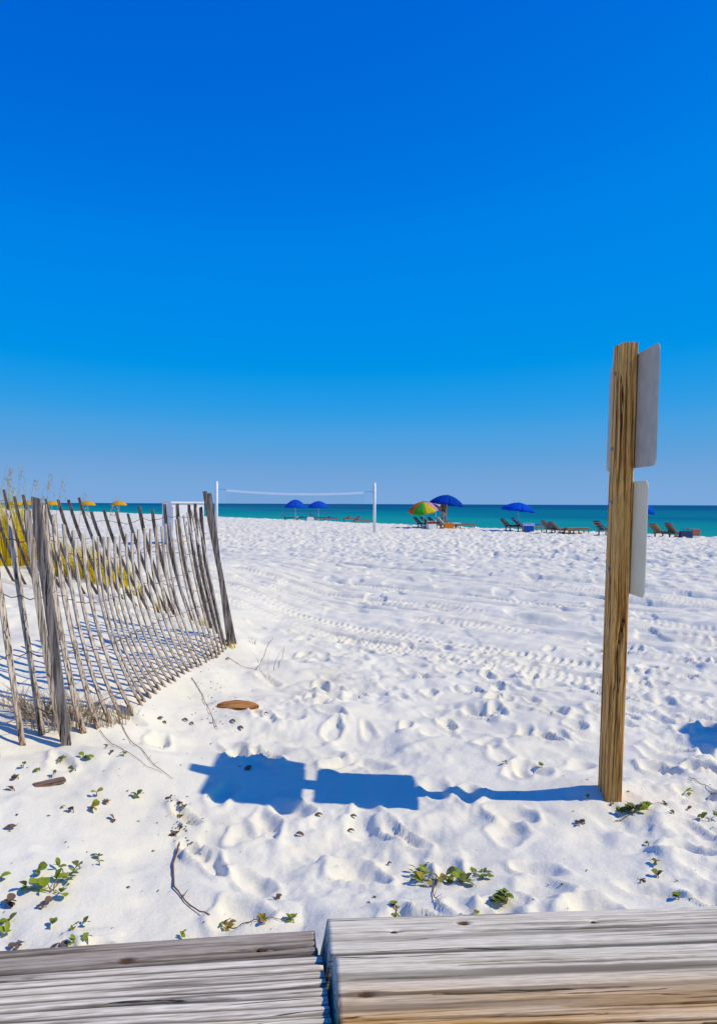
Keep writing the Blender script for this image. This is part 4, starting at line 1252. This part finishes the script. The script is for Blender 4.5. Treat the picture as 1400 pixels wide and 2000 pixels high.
lounger(692, 1020, 62.0, 10, 'cush_brown', "low brown lounger with slightly raised back by the volleyball pole", lg, 140)
lounger(818, 1028, 50.5, 12, 'cush_navy', "navy lounger with raised back under the rainbow umbrella", lg, 60)
lounger(832, 1029, 50.0, 10, 'cush_brown', "brown lounger with raised back under the rainbow umbrella", lg, 55)
lounger(846, 1030, 49.5, 10, 'cush_navy', "navy lounger between the rainbow and deep blue umbrellas", lg, 60)
lounger(862, 1030, 48.6, 14, 'cush_white', "pale lounger at the pole of the deep blue umbrella", lg, 60)
lounger(890, 1030, 49.0, 6, 'cush_brown', "flat brown lounger lying clear of the deep blue umbrella", lg, 176)
lounger(990, 1036, 44.0, 10, 'cush_navy', "navy lounger with raised back under the single blue umbrella", lg, 60)
lounger(1014, 1037, 43.6, 8, 'cush_blue', "lounger with bright blue cushion under the single blue umbrella", lg, 55, sc=1.06)
lounger(1070, 1040, 41.5, 10, 'cush_brown', "brown lounger with raised back between umbrella and sign post", lg, 62)
lounger(1086, 1041, 41.0, 8, 'cush_brown', "brown lounger stretched out between umbrella and sign post", lg, 58)
lounger(1104, 1042, 40.4, 4, 'cush_ochre', "flat tan lounger between umbrella and sign post", lg, 176)
lounger(1174, 1045, 38.4, 12, 'cush_navy', "navy lounger half hidden by the sign post", lg, 62)
lounger(1284, 1048, 37.0, 10, 'cush_ochre', "ochre lounger with raised back beyond the lower sign plate", lg, 62)
lounger(1312, 1048, 36.8, 6, 'cush_brown', "mauve brown lounger with upright back and red towel", lg, 70, towel='towel_red')

# ------------------------------------------------------------------ a person under the deep blue umbrella
def person(px, D, rz):
    p = at(px, 1028, D); p.z = Hq(p.x, p.y)
    root = empty("person", p, R(rz))
    J = {'pel': (0, 0, .92), 'bel': (0, .01, 1.05), 'che': (0, 0, 1.25), 'nek': (0, 0, 1.42), 'hd0': (0, -.01, 1.50), 'hd1': (0, -.015, 1.60), 'hd2': (0, -.01, 1.67),
         'hl': (.09, 0, .90), 'kl': (.11, -.03, .49), 'al': (.12, .02, .09), 'tl': (.13, -.13, .035), 'hr': (-.09, 0, .90), 'kr': (-.11, .0, .49), 'ar': (-.13, .05, .09), 'tr': (-.14, -.10, .035),
         'sl': (.18, 0, 1.38), 'el': (.25, .03, 1.12), 'wl': (.24, -.08, .90), 'ml': (.23, -.11, .82), 'sr': (-.18, 0, 1.38), 'er': (-.27, .02, 1.13), 'wr': (-.18, -.16, 1.02), 'mr': (-.12, -.20, 1.02)}
    rad = {'pel': .145, 'bel': .125, 'che': .15, 'nek': .055, 'hd0': .075, 'hd1': .10, 'hd2': .07, 'hl': .095, 'kl': .058, 'al': .04, 'tl': .035, 'hr': .095, 'kr': .058, 'ar': .04, 'tr': .035,
           'sl': .058, 'el': .043, 'wl': .03, 'ml': .035, 'sr': .058, 'er': .043, 'wr': .03, 'mr': .035}
    E = [('pel', 'bel'), ('bel', 'che'), ('che', 'nek'), ('nek', 'hd0'), ('hd0', 'hd1'), ('hd1', 'hd2'), ('pel', 'hl'), ('hl', 'kl'), ('kl', 'al'), ('al', 'tl'), ('pel', 'hr'), ('hr', 'kr'), ('kr', 'ar'), ('ar', 'tr'),
         ('che', 'sl'), ('sl', 'el'), ('el', 'wl'), ('wl', 'ml'), ('che', 'sr'), ('sr', 'er'), ('er', 'wr'), ('wr', 'mr')]
    def skin(name, keys, edges, mat, grow=1.0, rootk='pel'):
        ks = list(keys); me = bpy.data.meshes.new(name)
        me.from_pydata([J[k_] for k_ in ks], [(ks.index(a), ks.index(b_)) for a, b_ in edges], [])
        me.materials.append(mat)
        o = bpy.data.objects.new(name, me); COL.objects.link(o); o.parent = root
        md = o.modifiers.new("skin", 'SKIN'); md.use_smooth_shade = True
        sv_ = me.skin_vertices[0].data
        for i, k_ in enumerate(ks):
            sv_[i].radius = (rad[k_] * grow, rad[k_] * grow * (.75 if k_ in ('pel', 'bel', 'che') else 1)); sv_[i].use_root = (k_ == rootk)
        ss_ = o.modifiers.new("sub", 'SUBSURF'); ss_.levels = 1; ss_.render_levels = 2
        return o
    body = skin("body", J.keys(), E, M['skin'])
    skin("shirt", ['pel', 'bel', 'che', 'sl', 'sr'], [('pel', 'bel'), ('bel', 'che'), ('che', 'sl'), ('che', 'sr')], M['shirt'], 1.10)
    J['ml_'] = J['kl']
    J['kl2'] = (.10, -.015, .62); J['kr2'] = (-.10, 0, .62); rad['kl2'] = .085; rad['kr2'] = .085
    skin("shorts", ['pel', 'hl', 'kl2', 'hr', 'kr2'], [('pel', 'hl'), ('hl', 'kl2'), ('pel', 'hr'), ('hr', 'kr2')], M['shorts'], 1.10)
    b = MB(); b.tube([(0, -.01, 1.60), (0, -.008, 1.66), (0, -.005, 1.72), (0, 0, 1.755)], [.118, .112, .08, .02], 14); b.tube([(0, -.03, 1.64), (0, -.03, 1.655)], [.19, .17], 16); b.build("sun_hat", M['capred'], root, True)
    set_props(root, "person standing in an olive shirt and pale shorts under the deep blue umbrella", "person")
person(866, 50.8, 20)

# ------------------------------------------------------------------ clutter round the umbrellas
def cooler(px, py, D, rz, body, lid, label):
    p = at(px, py, D); p.z = Hq(p.x, p.y)
    r_ = empty("cool_box", p, R(rz))
    b = MB(); b.box(-.26, .26, -.17, .17, -.03, .28, .02); b.build("body", M[body], r_)
    b = MB(); b.box(-.28, .28, -.19, .19, .283, .34, .015); b.build("lid", M[lid], r_)
    b = MB(); b.tube([(-.285, 0, .22), (-.30, 0, .30), (-.30, 0, .40), (0, 0, .42), (.30, 0, .40), (.30, 0, .30), (.285, 0, .22)], .012, 6); b.build("handle", M['white'], r_)
    set_props(r_, label, "cool box")
def bag(px, py, D, rz, mat, label):
    p = at(px, py, D); p.z = Hq(p.x, p.y)
    r_ = empty("beach_bag", p, R(rz))
    vs, fs = [], []
    for i in range(6):
        t = i / 5
        w_, d_ = .24 + .05 * math.sin(t * 3), .13 * (1 - .55 * t)
        vs += [(-w_, -d_, t * .36 - .03), (w_, -d_, t * .36 - .03), (w_, d_, t * .36 - .03), (-w_, d_, t * .36 - .03)]
    for i in range(5):
        for k in range(4): fs.append((i * 4 + k, i * 4 + (k + 1) % 4, i * 4 + 4 + (k + 1) % 4, i * 4 + 4 + k))
    fs += [(3, 2, 1, 0), (20, 21, 22, 23)]
    mesh_obj("body", vs, fs, M[mat], r_)
    for s_ in (-1, 1):
        b = MB(); b.tube([(-.12, s_ * .05, .31), (-.08, s_ * .06, .47), (.08, s_ * .06, .47), (.12, s_ * .05, .31)], .012, 5); b.build("handle", M['leaf_b'], r_)
    set_props(r_, label, "bag")
cooler(842, 1030, 48.2, 20, 'cush_white', 'r_red', "white cool box with red lid beside the rainbow umbrella")
cooler(1032, 1037, 43.0, -10, 'cush_blue', 'white', "blue cool box with white lid by the single blue umbrella")
bag(876, 1030, 48.4, 15, 'r_orange', "orange beach bag at the pole of the deep blue umbrella")
bag(606, 1018, 67.5, 15, 'cush_white', "pale beach bag between the paired blue umbrellas")
bag(1338, 1049, 36.2, 10, 'cush_navy', "navy beach bag beside the lounger with the red towel")
